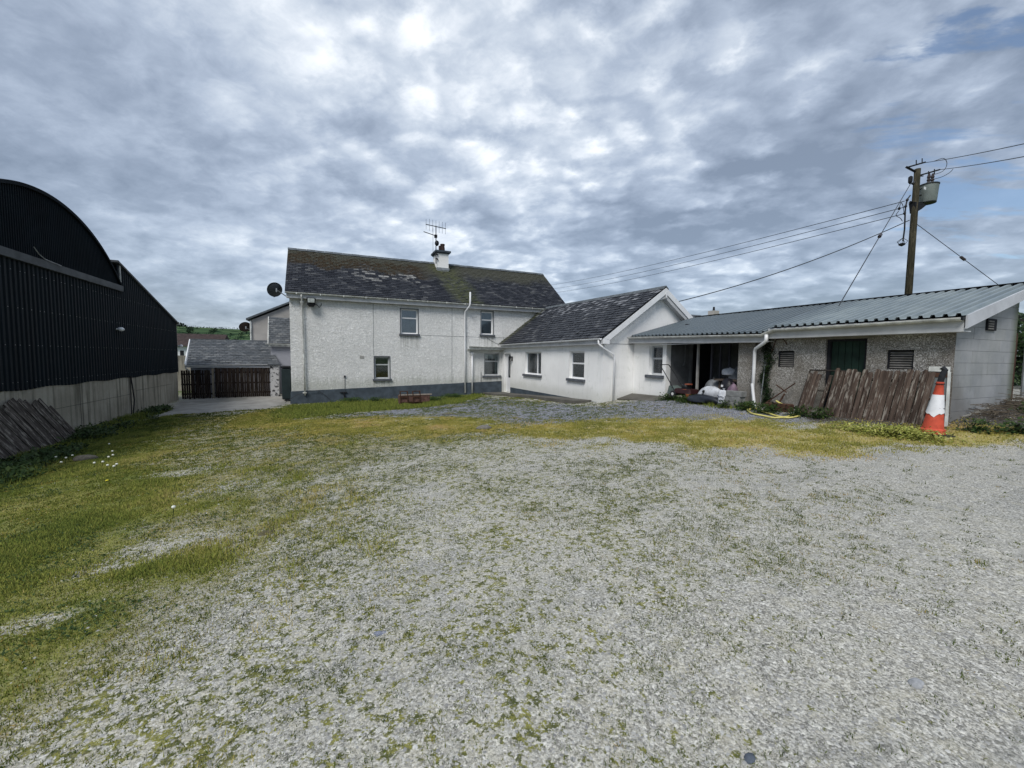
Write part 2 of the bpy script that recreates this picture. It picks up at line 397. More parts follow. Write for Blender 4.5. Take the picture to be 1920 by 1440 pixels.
def f_block(b, tc):
    wp = worldpos(b); r = oinfo(b); n = b.noise(wp, 1.6, 6, .6)
    c = b.mix(b.mapr(n, .3, .7), (.27, .285, .295), (.37, .38, .39)); c = b.mix(b.math('MULTIPLY', r, .35), c, (.28, .29, .27))
    g = b.noise(b.scale(wp, (3, 3, .6)), 1., 5, .6); sp = b.n('ShaderNodeSeparateXYZ'); b.put(sp, 0, wp)
    c = b.mix(b.mapr(g, .52, .75, 0, .4), c, (.17, .19, .155))
    ed = b.mapr(b.math('ADD', sp.outputs[0], b.math('MULTIPLY', n, .3)), 12.55, 12.9, 0, .8); c = b.mix(ed, c, (.08, .10, .05))
    lo = b.mapr(b.math('ADD', sp.outputs[0], b.math('ADD', sp.outputs[2], n)), 12.6, 11.7, 0, .5); c = b.mix(lo, c, (.13, .115, .10))
    return {'color': c, 'bump': (b.noise(wp, 60, 5, .6), .6, .006)}
M_block = mat('painted concrete block', f_block, .85, .15)
M_mortar = simple('block joint', (.22, .235, .24), .95, .3, 5)
M_rawblock = simple('raw concrete block', (.22, .225, .22), .95, .25, 9, bump=.004)
def f_board(c0, c1, pale):
    def fn(b, tc):
        r = oinfo(b); wp = worldpos(b)
        off = b.n('ShaderNodeCombineXYZ'); b.put(off, 2, b.math('MULTIPLY', r, 40.)); tp = b.vmath('ADD', tc, off.outputs[0]).outputs[0]
        gr = b.noise(b.scale(tp, (34, 34, 1.8)), 1., 4, .6)
        n = b.noise(tp, 3.1, 6, .7); n2 = b.noise(b.scale(tp, (24, 24, 3.0)), 1., 5, .7)
        c = b.mix(b.mapr(gr, .35, .65), c0, c1); c = b.mix(b.math('MULTIPLY', r, .5), c, tuple(x*.5 for x in c0))
        amt = b.math('ADD', b.math('MULTIPLY', n2, .7), b.math('MULTIPLY', n, .35))
        c = b.mix(b.mapr(amt, .53, .64, 0, .85), c, pale)
        c = b.mix(b.mapr(b.noise(tp, 7, 5, .7), .60, .72, 0, .5), c, (.05, .052, .03))
        return {'color': c, 'bump': (gr, .6, .006)}
    return fn
M_board = mat('flaking brown fence board', f_board((.055, .040, .033), (.13, .095, .076), (.31, .28, .24)), .9, .1)
M_board2 = mat('grey weathered board', f_board((.045, .038, .034), (.11, .095, .084), (.30, .275, .24)), .9, .1)
M_gateb = mat('dark stained slat', f_board((.014, .010, .009), (.030, .022, .018), (.07, .06, .048)), .9, .1)
M_rust = simple('rusty red steel', (.135, .075, .06), .85, .5, 7, bump=.004)
M_rust2 = simple('dark rust', (.07, .035, .022), .9, .4, 9)
M_pole = mat('pole timber', f_board((.028, .027, .018), (.055, .05, .034), (.085, .075, .05)), .9, .1)
M_steel = simple('galvanised steel', (.30, .32, .33), .45, .25, 6, .5, .4)
M_black = simple('black plastic', (.012, .013, .015), .5, .3, 8)
M_dark = simple('dark interior', (.018, .019, .024), .95, .3, 1)
M_wire = simple('black cable', (.03, .032, .035), .6, .1, 1)
M_tfmr = simple('grey green transformer paint', (.19, .22, .205), .5, .15, 3)
M_porc = simple('dark insulator', (.05, .04, .04), .3, .2, 5)
M_green = simple('dark green painted board', (.012, .032, .022), .7, .35, 4, bump=.003)
M_louv = simple('weathered louvre', (.20, .19, .175), .8, .3, 6)
M_orange = simple('cone orange', (.58, .09, .05), .7, .18, 9)
M_coneW = simple('cone white sleeve', (.78, .79, .82), .4, .1, 9)
M_rubber = simple('black rubber', (.022, .024, .028), .8, .3, 9)
M_hose = simple('yellow hose', (.62, .55, .17), .5, .25, 5)
M_inner = simple('grey inner wall', (.15, .155, .16), .9, .3, 2)
M_lintel = simple('plain render band', (.20, .19, .17), .9, .25, 3)
M_ivy = mat('ivy leaf', lambda b, tc: b.ramp(attr(b), [(0, (.008, .02, .008)), (.6, (.018, .042, .013)), (1, (.04, .075, .022))]), .5, .3)
M_pinkw = simple('rear cream render', (.42, .40, .37), .9, .15, 1)
M_annex = simple('pale lilac grey render', (.33, .34, .38), .9, .15, 1)
M_redhouse = simple('dark brown roof', (.05, .035, .032), .9, .4, 3)
def f_stonewash(b, tc):
    n = b.noise(tc, 6, 4, .6); return b.mix(b.mapr(n, .55, .6), (.5, .5, .5), (.05, .05, .055))
M_wash = mat('flaking whitewashed stone', f_stonewash, .9, .1)
def glass(name, tint, refl=.35):
    m = bpy.data.materials.new(name); m.use_nodes = True; t = m.node_tree; t.nodes.clear(); b = NB(t)
    g = b.n('ShaderNodeBsdfGlossy'); b.put(g, 0, (.9, .95, 1, 1)); b.put(g, 'Roughness', .06)
    tr = b.n('ShaderNodeBsdfTransparent'); b.put(tr, 0, (*tint, 1))
    fr = b.n('ShaderNodeFresnel'); b.put(fr, 0, 1.5); f2 = b.math('ADD', b.math('MULTIPLY', fr.outputs[0], 1.2), refl*.12)
    mx = b.n('ShaderNodeMixShader'); b.put(mx, 0, f2); b.put(mx, 1, tr.outputs[0]); b.put(mx, 2, g.outputs[0])
    o = b.n('ShaderNodeOutputMaterial'); b.put(o, 0, mx.outputs[0]); return m
M_glass = glass('window glass', (.8, .84, .84))
M_curt = simple('net curtain', (.74, .75, .71), .9, .12, 6)
M_blind = simple('grey roller blind', (.34, .40, .40), .9, .1, 1)
M_blind2 = simple('blue grey net curtain', (.22, .26, .30), .9, .15, 4)
M_room = simple('dark room', (.03, .032, .036), .9, .3, 2)

# ------------------------------------------------------------------ ground height
CP = np.array([(-1.75, 21.8, -.71), (3.6, 21.0, -.60), (8.9, 21.5, -.44), (8.9, 18, -.28), (8.92, 12.3, -.0), (10.25, 12.2, .18), (10.25, 10.6, .28), (10.25, 7.9, .38),
   (10.2, 5.5, .44), (10.25, 3.63, .49), (9.4, 3.5, .37), (12.8, 3.5, .80), (16, 5, .9), (14, 12, .6), (13, 25, -.3),
   (-6.96, 13.0, -.80), (-6.96, 16, -.76), (-6.96, 20, -.75), (-6.96, 25.4, -.76), (-3, 25.6, -.68), (-2.5, 30, -.65), (-7, 31, -.7),
   (0, 0, .14), (2, 1, .18), (4, 0, .24), (7, 1.5, .32), (-3, 2, .02), (-5, 8, -.42), (-8, 5, -.6), (-2, 9, -.22), (0, 14, -.42), (4, 9, -.05), (5, 14, -.25), (7, 7, .18), (4, 18, -.5),
   (0, 19, -.62), (-3, 16, -.6), (8, -5, .3), (-6, -6, -.1), (0, -8, .1)])
def _k(d2): return np.sqrt(d2+1.5)
_A = _k(((CP[:, None, :2]-CP[None, :, :2])**2).sum(-1))+np.eye(len(CP))*.03
_m0 = CP[:, 2].mean(); _w = np.linalg.lstsq(np.block([[_A, np.ones((len(CP), 1))], [np.ones((1, len(CP))), np.zeros((1, 1))]]), np.append(CP[:, 2], 0), rcond=None)[0]
def gz(x, y):
    x = np.asarray(x, float); y = np.asarray(y, float); sh = x.shape; xf = x.ravel(); yf = y.ravel()
    xc = np.clip(xf, -16, 20); yc = np.clip(yf, -10, 34)
    z = np.full(xf.shape, _w[-1])
    for i in range(len(CP)): z += _w[i]*_k((xc-CP[i, 0])**2+(yc-CP[i, 1])**2)
    d = np.hypot(xf-xc, yf-yc); t = np.clip(d/60, 0, 1); t = t*t*(3-2*t)
    return (z*(1-t)+(-1.2)*t).reshape(sh)
def vnoise(x, y, s, seed):
    g = np.random.default_rng(seed).random((256, 256)); x = np.asarray(x)*s+1000; y = np.asarray(y)*s+1000
    xi = np.floor(x).astype(int); yi = np.floor(y).astype(int); fx = x-xi; fy = y-yi; fx = fx*fx*(3-2*fx); fy = fy*fy*(3-2*fy)
    G = lambda a, b_: g[a % 256, b_ % 256]
    return (G(xi, yi)*(1-fx)+G(xi+1, yi)*fx)*(1-fy)+(G(xi, yi+1)*(1-fx)+G(xi+1, yi+1)*fx)*fy
def fbm(x, y, s, seed, o=4):
    r = 0; a = 1; t = 0
    for i in range(o): r = r+a*vnoise(x, y, s*2**i, seed+i); t += a; a *= .55
    return r/t
def gpt(px, py):     # where the ray meets the ground
    d = (px-960)/776*rt2-(py-720)/776*up2+fw
    z = 0.
    for _ in range(30):
        p = EYE+d*((z-EYE[2])/d[2]); zn = float(gz(p[0], p[1])); z = z*.5+zn*.5
    p = EYE+d*((z-EYE[2])/d[2]); return p
def wpoly(pp): return np.array([gpt(*q)[:2] for q in pp])
def sdist(x, y, P):     # signed distance, positive inside
    x = np.asarray(x); d = np.full(x.shape, 1e9); ins = np.zeros(x.shape, bool)
    for i in range(len(P)):
        a = P[i]; c = P[(i+1) % len(P)]; e = c-a; L2 = (e**2).sum()+1e-12
        t = np.clip(((x-a[0])*e[0]+(y-a[1])*e[1])/L2, 0, 1); d = np.minimum(d, np.hypot(x-a[0]-t*e[0], y-a[1]-t*e[1]))
        cr = ((a[1] > y) != (c[1] > y)) & (x < (c[0]-a[0])*(y-a[1])/((c[1]-a[1]) if c[1] != a[1] else 1e-9)+a[0]); ins ^= cr
    return np.where(ins, d, -d)
def sstep(v, a, c): t = np.clip((v-a)/(c-a), 0, 1); return t*t*(3-2*t)
PG = wpoly([(-260, 1120), (-200, 930), (0, 868), (125, 815), (250, 785), (300, 778), (350, 776), (335, 800), (320, 850), (360, 905), (380, 950), (310, 1000), (250, 1060), (190, 1100), (150, 1160), (60, 1220), (-60, 1310), (-300, 1400)])
PT = wpoly([(-260, 1500), (-260, 1120), (0, 868), (250, 785), (420, 771), (560, 800), (900, 815), (700, 860), (560, 890), (600, 980), (500, 1080), (420, 1180), (360, 1300), (300, 1430), (0, 1500)])   # thin olive turf round it
PM1 = wpoly([(385, 800), (380, 782), (520, 768), (545, 785), (700, 783), (905, 785), (960, 800), (930, 812), (760, 815), (560, 812)])
PM2 = wpoly([(930, 812), (980, 795), (1200, 783), (1420, 783), (1520, 790), (1700, 797), (1960, 806), (1990, 832), (1700, 832), (1560, 848), (1330, 842), (1060, 828)])
PF = wpoly([(500, 775), (545, 762), (690, 752), (860, 742), (905, 742), (850, 758), (740, 768), (620, 778), (560, 786)])
PB = wpoly([(600, 783), (760, 767), (860, 756), (905, 746), (1130, 762), (1180, 752), (1245, 748), (1400, 765), (1500, 778), (1530, 790), (1420, 790), (1200, 788), (960, 795), (905, 783), (760, 780)])
PC = wpoly([(265, 790), (318, 768), (336, 752), (400, 745), (508, 741), (548, 735), (552, 755), (500, 765), (430, 770), (330, 778)])
PD = wpoly([(1500, 790), (1500, 770), (1740, 792), (1800, 790), (1900, 752), (1990, 760), (2000, 812), (1780, 806)])   # dark earth
PW = wpoly([(1245, 747), (1290, 745), (1400, 757), (1420, 765), (1370, 766), (1300, 758)])
_PWl = wpoly([(-260, 960), (-200, 900), (0, 862), (60, 850), (130, 815), (245, 780), (300, 765), (330, 757), (335, 768), (300, 782), (240, 800), (160, 840), (80, 880), (0, 915), (-200, 980)])
BARE = [(*gpt(325, 1022)[:2], .42), (*gpt(205, 1065)[:2], .34), (*gpt(340, 888)[:2], .45), (*gpt(400, 800)[:2], .9), (*gpt(60, 1180)[:2], .22), (*gpt(420, 912)[:2], .5)]
def masks(x, y):
    n = (fbm(x, y, .55, 11)-.5)*2.2; n2 = (fbm(x, y, 2.3, 21)-.5)
    m = {}
    m['grass'] = sstep(sdist(x, y, PG)+n*1.1+n2*1.1, -.8, .9)
    m['turf'] = sstep(sdist(x, y, PT)+n*1.0+n2*1.0, -1.2, 1.2)
    m['moss'] = np.maximum(sstep(sdist(x, y, PM1)+n*.7+n2*1.8, -.9, 1.0), sstep(sdist(x, y, PM2)+n*.6+n2*1.8, -.85, 1.0))
    m['fringe'] = np.maximum(sstep(sdist(x, y, PF)+n*.3+n2*.3, -.25, .2), sstep(sdist(x, y, PW)+n2*.3, -.15, .15))
    m['blue'] = sstep(sdist(x, y, PB)+n*.3, -.3, .2)
    for (bx, by, br_) in BARE:
        k_ = 1-.72*np.exp(-(((x-bx)/br_)**2+((y-by)/(br_*.6))**2)**1.5)
        m['grass'] = m['grass']*k_; m['turf'] = m['turf']*k_
    m['conc'] = sstep(sdist(x, y, PC)+n2*.25, -.06, .06)
    m['dirt'] = sstep(sdist(x, y, PD)+n*.3+n2*.3, -.25, .25)
    m['weed'] = sstep(sdist(x, y, _PWl)+n*.2+n2*.5, -.2, .3)
    for k in ('grass', 'turf', 'moss', 'fringe', 'blue', 'dirt', 'weed'): m[k] = m[k]*(1-m['conc'])
    return m

# ------------------------------------------------------------------ ground sheet
def axis_pts(segs):
    o = []
    for a, c, s in segs: o += list(np.arange(a, c, s))
    return np.array(o)
far = [30, 40, 55, 75, 100, 140, 200, 300, 450, 700, 1100, 1800, 3000]
xs = np.concatenate([-np.array(far[::-1])+0., axis_pts([(-22, -8, 1.), (-8, -3, .16), (-3, 6, .065), (6, 14, .13), (14, 26, 1.)]), np.array(far)+0.])
ys = np.concatenate([-np.array(far[::-1])+0., axis_pts([(-22, -2, 1.), (-2, 5, .065), (5, 14, .12), (14, 27, .22), (27, 34, .8)]), np.array(far)+10.])
XX, YY = np.meshgrid(xs, ys, indexing='ij')
ZZ = gz(XX, YY)
near = np.exp(-((np.maximum(0, np.abs(XX-3)-12)/6)**2+(np.maximum(0, np.abs(YY-10)-14)/6)**2))
mk = masks(XX, YY)
ZZ = ZZ+near*((fbm(XX, YY, .35, 3, 3)-.5)*.10+(fbm(XX, YY, 1.6, 5, 3)-.5)*.035*(1-mk['conc'])+(fbm(XX, YY, 5., 8, 3)-.5)*.018*(1-mk['conc']))
ZG = ZZ.copy()
def gsurf(x, y):     # height of the built sheet
    x = np.asarray(x, float); y = np.asarray(y, float)
    i = np.clip(np.searchsorted(xs, x)-1, 0, len(xs)-2); j = np.clip(np.searchsorted(ys, y)-1, 0, len(ys)-2)
    fx = (x-xs[i])/(xs[i+1]-xs[i]); fy = (y-ys[j])/(ys[j+1]-ys[j])
    return (ZG[i, j]*(1-fx)+ZG[i+1, j]*fx)*(1-fy)+(ZG[i, j+1]*(1-fx)+ZG[i+1, j+1]*fx)*fy
nx, ny = len(xs), len(ys)
idx = np.arange(nx*ny).reshape(nx, ny)
F4 = np.stack([idx[:-1, :-1], idx[1:, :-1], idx[1:, 1:], idx[:-1, 1:]], -1).reshape(-1, 4)
def fast_mesh(name, V, F, m, smooth=False):
    me = bpy.data.meshes.new(name); k = F.shape[1]
    me.vertices.add(len(V)); me.vertices.foreach_set('co', V.astype(np.float32).ravel())
    me.loops.add(F.size); me.loops.foreach_set('vertex_index', F.astype(np.int32).ravel())
    me.polygons.add(len(F)); me.polygons.foreach_set('loop_start', np.arange(0, F.size, k, dtype=np.int32))
    if smooth: me.polygons.foreach_set('use_smooth', np.ones(len(F), bool))
    me.materials.append(m); me.update(calc_edges=True); return me
def f_ground(b, tc):
    wp = worldpos(b)
    def grav(s, seed):
        v = b.n('ShaderNodeTexVoronoi'); b.put(v, 'Vector', b.scale(wp, (1, 1, .6))); b.put(v, 'Scale', s)
        q = b.n('ShaderNodeSeparateColor'); b.put(q, 0, v.outputs['Color']); return v.outputs['Distance'], q.outputs[0], q.outputs[1]
    d1, r1, g1 = grav(75, 0); d2, r2, g2 = grav(170, 0)
    big = b.noise(wp, .32, 5, .6); md = b.noise(wp, 1.7, 6, .65); fn_ = b.noise(wp, 9, 6, .7); spk = b.noise(wp, 24, 4, .7)
    st = b.ramp(r1, [(0, (.09, .09, .088)), (.35, (.25, .25, .24)), (.75, (.50, .50, .475)), (1, (.82, .82, .78))])
    fnst = b.ramp(r2, [(0, (.12, .118, .108)), (.5, (.37, .365, .335)), (1, (.66, .65, .60))])
    g = b.mix(b.mapr(b.noise(wp, 22, 5, .75), .40, .62, .2, .8), fnst, st)
    g = b.mix(b.mapr(big, .42, .62, 0, .5), g, b.mix(.5, g, (.46, .455, .415)))
    g = b.mix(b.mapr(md, .50, .70, 0, .6), g, b.mix(.6, g, (.20, .21, .22)))
    trk = b.noise(b.scale(wp, (.5, 1.6, 1), (0, 0, R(28))), .9, 4, .55); g = b.mix(b.mapr(trk, .53, .66, 0, .6), g, b.mix(.65, g, (.19, .20, .205)))
    g = b.mix(b.mapr(fn_, .48, .70, 0, .45), g, (.44, .415, .325))
    g = b.mix(b.mapr(spk, .56, .70, 0, .55), g, (.15, .15, .125))
    bl = b.ramp(r1, [(0, (.075, .08, .095)), (.5, (.16, .168, .19)), (1, (.40, .41, .44))])
    def A(n): return attr(b, n)
    g = b.mix(1., g, (1.0, .985, .94), 'MULTIPLY')
    wash = b.math('MULTIPLY', A('wash'), b.mapr(b.math('ADD', b.math('MULTIPLY', md, .6), b.math('MULTIPLY', fn_, .5)), .44, .64))
    g = b.mix(b.math('MULTIPLY', wash, .36), g, (.56, .535, .43))
    dot = b.noise(wp, 21, 6, .68, .3); dot2 = b.noise(wp, 78, 3, .6)
    cov = b.math('ADD', .538, b.math('MULTIPLY', b.math('SUBTRACT', 1., A('wash')), .14))
    thr_ = b.math('SUBTRACT', cov, b.math('MULTIPLY', b.math('SUBTRACT', md, .5), .35))
    mossd = b.mapr(b.math('SUBTRACT', b.math('ADD', b.math('MULTIPLY', dot, .8), b.math('MULTIPLY', dot2, .2)), thr_), -.035, .012)
    g = b.mix(b.math('MULTIPLY', mossd, .95), g, b.mix(b.mapr(spk, .38, .62), (.06, .072, .014), (.23, .225, .05)))
    g = b.mix(b.mapr(dot2, .55, .66, 0, .7), g, (.13, .13, .11)); g = b.mix(b.mapr(dot2, .44, .34, 0, .6), g, (.74, .73, .68))
    c = b.mix(A('blue'), g, bl)
    thr = lambda a, lo, hi: b.mapr(b.math('ADD', a, b.math('MULTIPLY', b.math('SUBTRACT', fn_, .5), 1.1)), lo, hi)
    turf = b.mix(b.mapr(md, .35, .65), (.20, .185, .085), (.31, .275, .135))
    c = b.mix(b.math('MULTIPLY', thr(A('turf'), .5, 1.0), .55), c, turf)
    moss = b.mix(b.mapr(b.noise(wp, 3, 6, .7), .35, .62), (.32, .30, .09), (.46, .37, .14))
    c = b.mix(b.math('MULTIPLY', thr(A('moss'), .35, .75), .9), c, moss)
    gr = b.mix(b.mapr(md, .35, .65), (.15, .18, .045), (.27, .255, .075))
    c = b.mix(b.math('MULTIPLY', thr(A('grass'), .35, .75), .9), c, gr)
    c = b.mix(b.math('MULTIPLY', thr(A('fringe'), .4, .8), .8), c, (.14, .15, .06))
    dirt = b.mix(fn_, (.03, .027, .022), (.11, .10, .09)); c = b.mix(thr(A('dirt'), .4, .8), c, dirt)
    cn = b.mix(b.mapr(md, .3, .7), (.26, .25, .23), (.37, .36, .33)); cn = b.mix(b.mapr(big, .5, .62, 0, .5), cn, (.14, .14, .12))
    c = b.mix(A('conc'), c, cn)
    fr = b.mapr(A('far'), 0, 1); fc = b.mix(b.noise(wp, .02, 3), (.05, .085, .025), (.09, .12, .04)); c = b.mix(fr, c, fc)
    h = b.math('ADD', b.math('ADD', b.math('MULTIPLY', b.math('SUBTRACT', 1., d1), .5), b.math('MULTIPLY', b.math('SUBTRACT', 1, d2), .25)), b.math('MULTIPLY', fn_, .9))
    k = b.math('SUBTRACT', 1., b.math('MULTIPLY', A('conc'), .9))
    return {'color': c, 'bump': (b.math('MULTIPLY', h, k), .6, .012)}
M_ground = mat('gravel yard', f_ground, .95, .12)
me = fast_mesh('ground', np.stack([XX, YY, ZZ], -1).reshape(-1, 3), F4, M_ground, True)
mk['wash'] = sstep(XX*.9-YY*.55+fbm(XX, YY, .5, 141)*3.6-1.8, 4.0, -1.0)
for k in ('grass', 'turf', 'moss', 'fringe', 'blue', 'conc', 'dirt', 'wash'):
    a = me.attributes.new(k, 'FLOAT', 'POINT'); a.data.foreach_set('value', mk[k].astype(np.float32).ravel())
fr_ = 1-near; a = me.attributes.new('far', 'FLOAT', 'POINT'); a.data.foreach_set('value', fr_.astype(np.float32).ravel())
g = bpy.data.objects.new('ground', me); col.objects.link(g); tag(g, kind='structure')

masks_slow = masks
def masks(x, y):
    x = np.asarray(x, float); y = np.asarray(y, float)
    i = np.clip(np.searchsorted(xs, x)-1, 0, len(xs)-2); j = np.clip(np.searchsorted(ys, y)-1, 0, len(ys)-2)
    fx = (x-xs[i])/(xs[i+1]-xs[i]); fy = (y-ys[j])/(ys[j+1]-ys[j])
    class Lazy(dict):
        def __missing__(s, k):
            G = mk[k]; v = (G[i, j]*(1-fx)+G[i+1, j]*fx)*(1-fy)+(G[i, j+1]*(1-fx)+G[i+1, j+1]*fx)*fy; s[k] = v; return v
    return Lazy()

# ------------------------------------------------------------------ hills far behind on the left
def f_hill(b, tc):
    wp = worldpos(b); s = b.scale(wp, (1/70, 1/45, 0), (0, 0, R(24)))
    v = b.n('ShaderNodeTexVoronoi', distance='CHEBYCHEV'); b.put(v, 'Vector', s); b.put(v, 'Scale', 1.); q = b.n('ShaderNodeSeparateColor'); b.put(q, 0, v.outputs['Color'])
    c = b.ramp(q.outputs[0], [(0, (.05, .085, .045)), (.5, (.07, .115, .055)), (1, (.10, .145, .07))])
    e = b.n('ShaderNodeTexVoronoi', feature='DISTANCE_TO_EDGE'); b.put(e, 'Vector', s); b.put(e, 'Scale', 1.)
    n = b.noise(wp, .03, 5, .6)
    hd = b.mapr(b.math('ADD', e.outputs[0], b.math('MULTIPLY', n, -.12)), .02, -.01)
    return b.mix(hd, c, (.018, .038, .022))
M_hill = mat('hill fields', f_hill, 1., 0.)
hx = np.linspace(-900, 700, 90); hy = np.linspace(380, 1500, 50); HX, HY = np.meshgrid(hx, hy, indexing='ij')
top = 50*(HY/900)
prof = sstep(HY, 400, 980)
HZ = -2+prof*(53+9*(fbm(HX, HY, .004, 31)-.5)-.018*(HX+240))-sstep(HY, 1000, 1500)*20
ii = np.arange(HX.size).reshape(HX.shape); HF = np.stack([ii[:-1, :-1], ii[1:, :-1], ii[1:, 1:], ii[:-1, 1:]], -1).reshape(-1, 4)
o = bpy.data.objects.new('hills', fast_mesh('hills', np.stack([HX, HY, HZ], -1).reshape(-1, 3), HF, M_hill, True)); col.objects.link(o); tag(o, kind='structure')

# ------------------------------------------------------------------ foliage clump meshes
def leaf_cloud(n, fn, size, asp=.6, droop=.5):
    """n leaf quads at points from fn(rng) -> (pos, outward)"""
    V = []; F = []; A = []
    for i in range(n):
        p = fn(); s = size*random.uniform(.6, 1.3)
        d = Vector((random.gauss(0, 1), random.gauss(0, 1), random.gauss(0, droop))).normalized(); e = d.cross(Vector((random.gauss(0, 1), random.gauss(0, 1), random.gauss(0, 1)))).normalized()*s*asp; d = d*s
        q = Vector(p); k = len(V); V += [q, q+d*.5+e*.5, q+d, q+d*.5-e*.5]; F.append((k, k+1, k+2, k+3)); A.append(random.random())
    mb = MB(); mb.v = [tuple(x) for x in V]; mb.f = F; return mb, A
M_hedge = mat('hedge leaf', lambda b, tc: b.ramp(attr(b), [(0, (.012, .03, .012)), (.6, (.03, .06, .02)), (1, (.07, .11, .035))]), .6, .2)
M_weed = mat('weed leaf', lambda b, tc: b.ramp(attr(b), [(0, (.02, .045, .012)), (.6, (.04, .075, .02)), (1, (.08, .12, .035))]), .6, .2)
M_yelweed = mat('yellow green weed', lambda b, tc: b.ramp(attr(b), [(0, (.17, .21, .04)), (.6, (.36, .39, .09)), (1, (.62, .60, .20))]), .6, .2)
M_hedgefar = mat('far hedge', lambda b, tc: b.ramp(attr(b), [(0, (.010, .022, .012)), (1, (.028, .05, .026))]), .9, .1)

# ================================================================== walls with openings
class Fr:      # wall frame: s runs along the wall, n outward, z up
    def __init__(s, kind, c):
        s.k = kind; s.c = c
    def p(s, a, n, z):
        return (a, s.c-n, z) if s.k == 'Y' else (s.c-n, a, z)      # both wall families face the camera side (-Y or -X)
    def box(s, mb, a0, a1, n0, n1, z0, z1):
        p = s.p(a0, n0, z0); q = s.p(a1, n1, z1); return mb.box(*p, *q)
def wall_holes(fr, mb, a0, a1, z0, z1, holes, dep=.22):
    A = sorted({a0, a1, *[h[0] for h in holes], *[h[1] for h in holes]}); Z = sorted({z0, z1, *[h[2] for h in holes], *[h[3] for h in holes]})
    for i in range(len(A)-1):
        for j in range(len(Z)-1):
            am, zm = (A[i]+A[i+1])/2, (Z[j]+Z[j+1])/2
            if any(h[0] < am < h[1] and h[2] < zm < h[3] for h in holes): continue
            mb.poly([fr.p(A[i], 0, Z[j]), fr.p(A[i+1], 0, Z[j]), fr.p(A[i+1], 0, Z[j+1]), fr.p(A[i], 0, Z[j+1])])
    for h in holes:
        c = [(h[0], h[2]), (h[1], h[2]), (h[1], h[3]), (h[0], h[3])]
        for k in range(4):
            p, q = c[k], c[(k+1) % 4]
            mb.poly([fr.p(p[0], 0, p[1]), fr.p(q[0], 0, q[1]), fr.p(q[0], -dep, q[1]), fr.p(p[0], -dep, p[1])])
def window(parent, fr, a0, a1, z0, z1, style='over', mframe=None, backing='curtain', rec=.12, sill=True, surround=False):
    mframe = mframe or M_upvc; t = .06
    mb = MB(); n0, n1 = -rec-.05, -rec
    fr.box(mb, a0, a1, n0, n1, z0, z0+t); fr.box(mb, a0, a1, n0, n1, z1-t, z1)
    fr.box(mb, a0, a0+t, n0, n1, z0+t, z1-t); fr.box(mb, a1-t, a1, n0, n1, z0+t, z1-t)
    panes = []
    if style == 'over':      # top light over casement
        zb = z1-(z1-z0)*.36; fr.box(mb, a0+t, a1-t, n0, n1+.012, zb-t/2, zb+t/2); panes = [(a0+t, a1-t, z0+t, zb-t/2), (a0+t, a1-t, zb+t/2, z1-t)]
    elif style == 'mid':
        zb = z1-(z1-z0)*.44; fr.box(mb, a0+t, a1-t, n0, n1+.012, zb-t/2, zb+t/2); panes = [(a0+t, a1-t, z0+t, zb-t/2), (a0+t, a1-t, zb+t/2, z1-t)]
    elif style == 'side':    # wide pane and narrow casement (towards a0)
        ab = a0+(a1-a0)*.33; fr.box(mb, ab-t/2, ab+t/2, n0, n1+.012, z0+t, z1-t); panes = [(a0+t, ab-t/2, z0+t, z1-t), (ab+t/2, a1-t, z0+t, z1-t)]
    wdw = part('window', mb, mframe, parent); bevel(wdw, .006)
    for p in panes:
        q = MB(); fr.box(q, p[0], p[1], n0+.02, n0+.028, p[2], p[3]); part('pane', q, M_glass, wdw)
    # curtain or blind, and the dark room behind
    q = MB(); N = 40
    bn = -rec-.085
    def wavy(aa, ab, za, zb_, amp, m):
        k = len(q.v); 
        for i in range(N+1):
            a = aa+(ab-aa)*i/N; n = bn+amp*math.sin(i*1.35)+amp*.5*math.sin(i*.6+1)
            q.v.append(fr.p(a, n, za)); q.v.append(fr.p(a, n, zb_))
        for i in range(N): q.f.append((k+2*i, k+2*i+2, k+2*i+3, k+2*i+1))
    if backing == 'curtain': wavy(a0+.03, a1-.03, z0+.05, z1-.03, .014, None); part('curtain', q, M_curt, wdw)
    elif backing == 'blue': wavy(a0+.03, a1-.03, z0+.03, z1-.03, .006, None); part('curtain', q, M_blind2, wdw)
    elif backing == 'blind': wavy(a0+.03, a1-.03, z0+.03, z1-.03, .0, None); part('blind', q, M_blind, wdw)
    elif backing == 'cafe':
        wavy(a0+.03, a0+.12, z0+.03, z1-.03, .01, None); wavy(a1-.2, a1-.03, z0+.03, z1-.03, .01, None); wavy(a0+.12, a1-.2, z1-.3, z1-.03, .01, None); part('curtain', q, M_curt, wdw)
    q = MB(); fr.box(q, a0-.02, a1+.02, bn-.5, bn-.48, z0-.02, z1+.02)
    fr.box(q, a0-.03, a0-.02, bn-.48, -rec-.05, z0, z1); fr.box(q, a1+.02, a1+.03, bn-.48, -rec-.05, z0, z1); part('room', q, M_room, wdw)
    if sill:
        q = MB(); fr.box(q, a0-.10, a1+.10, -.10, .09, z0-.11, z0-.002); bevel(part('window_sill', q, M_sill, wdw), .01)
    if surround:
        q = MB(); s = .045
        fr.box(q, a0-s, a0-.001, -.04, .012, z0, z1+s); fr.box(q, a1+.001, a1+s, -.04, .012, z0, z1+s); fr.box(q, a0, a1, -.04, .012, z1+.001, z1+s); part('window_surround', q, M_sill, wdw)
    return wdw
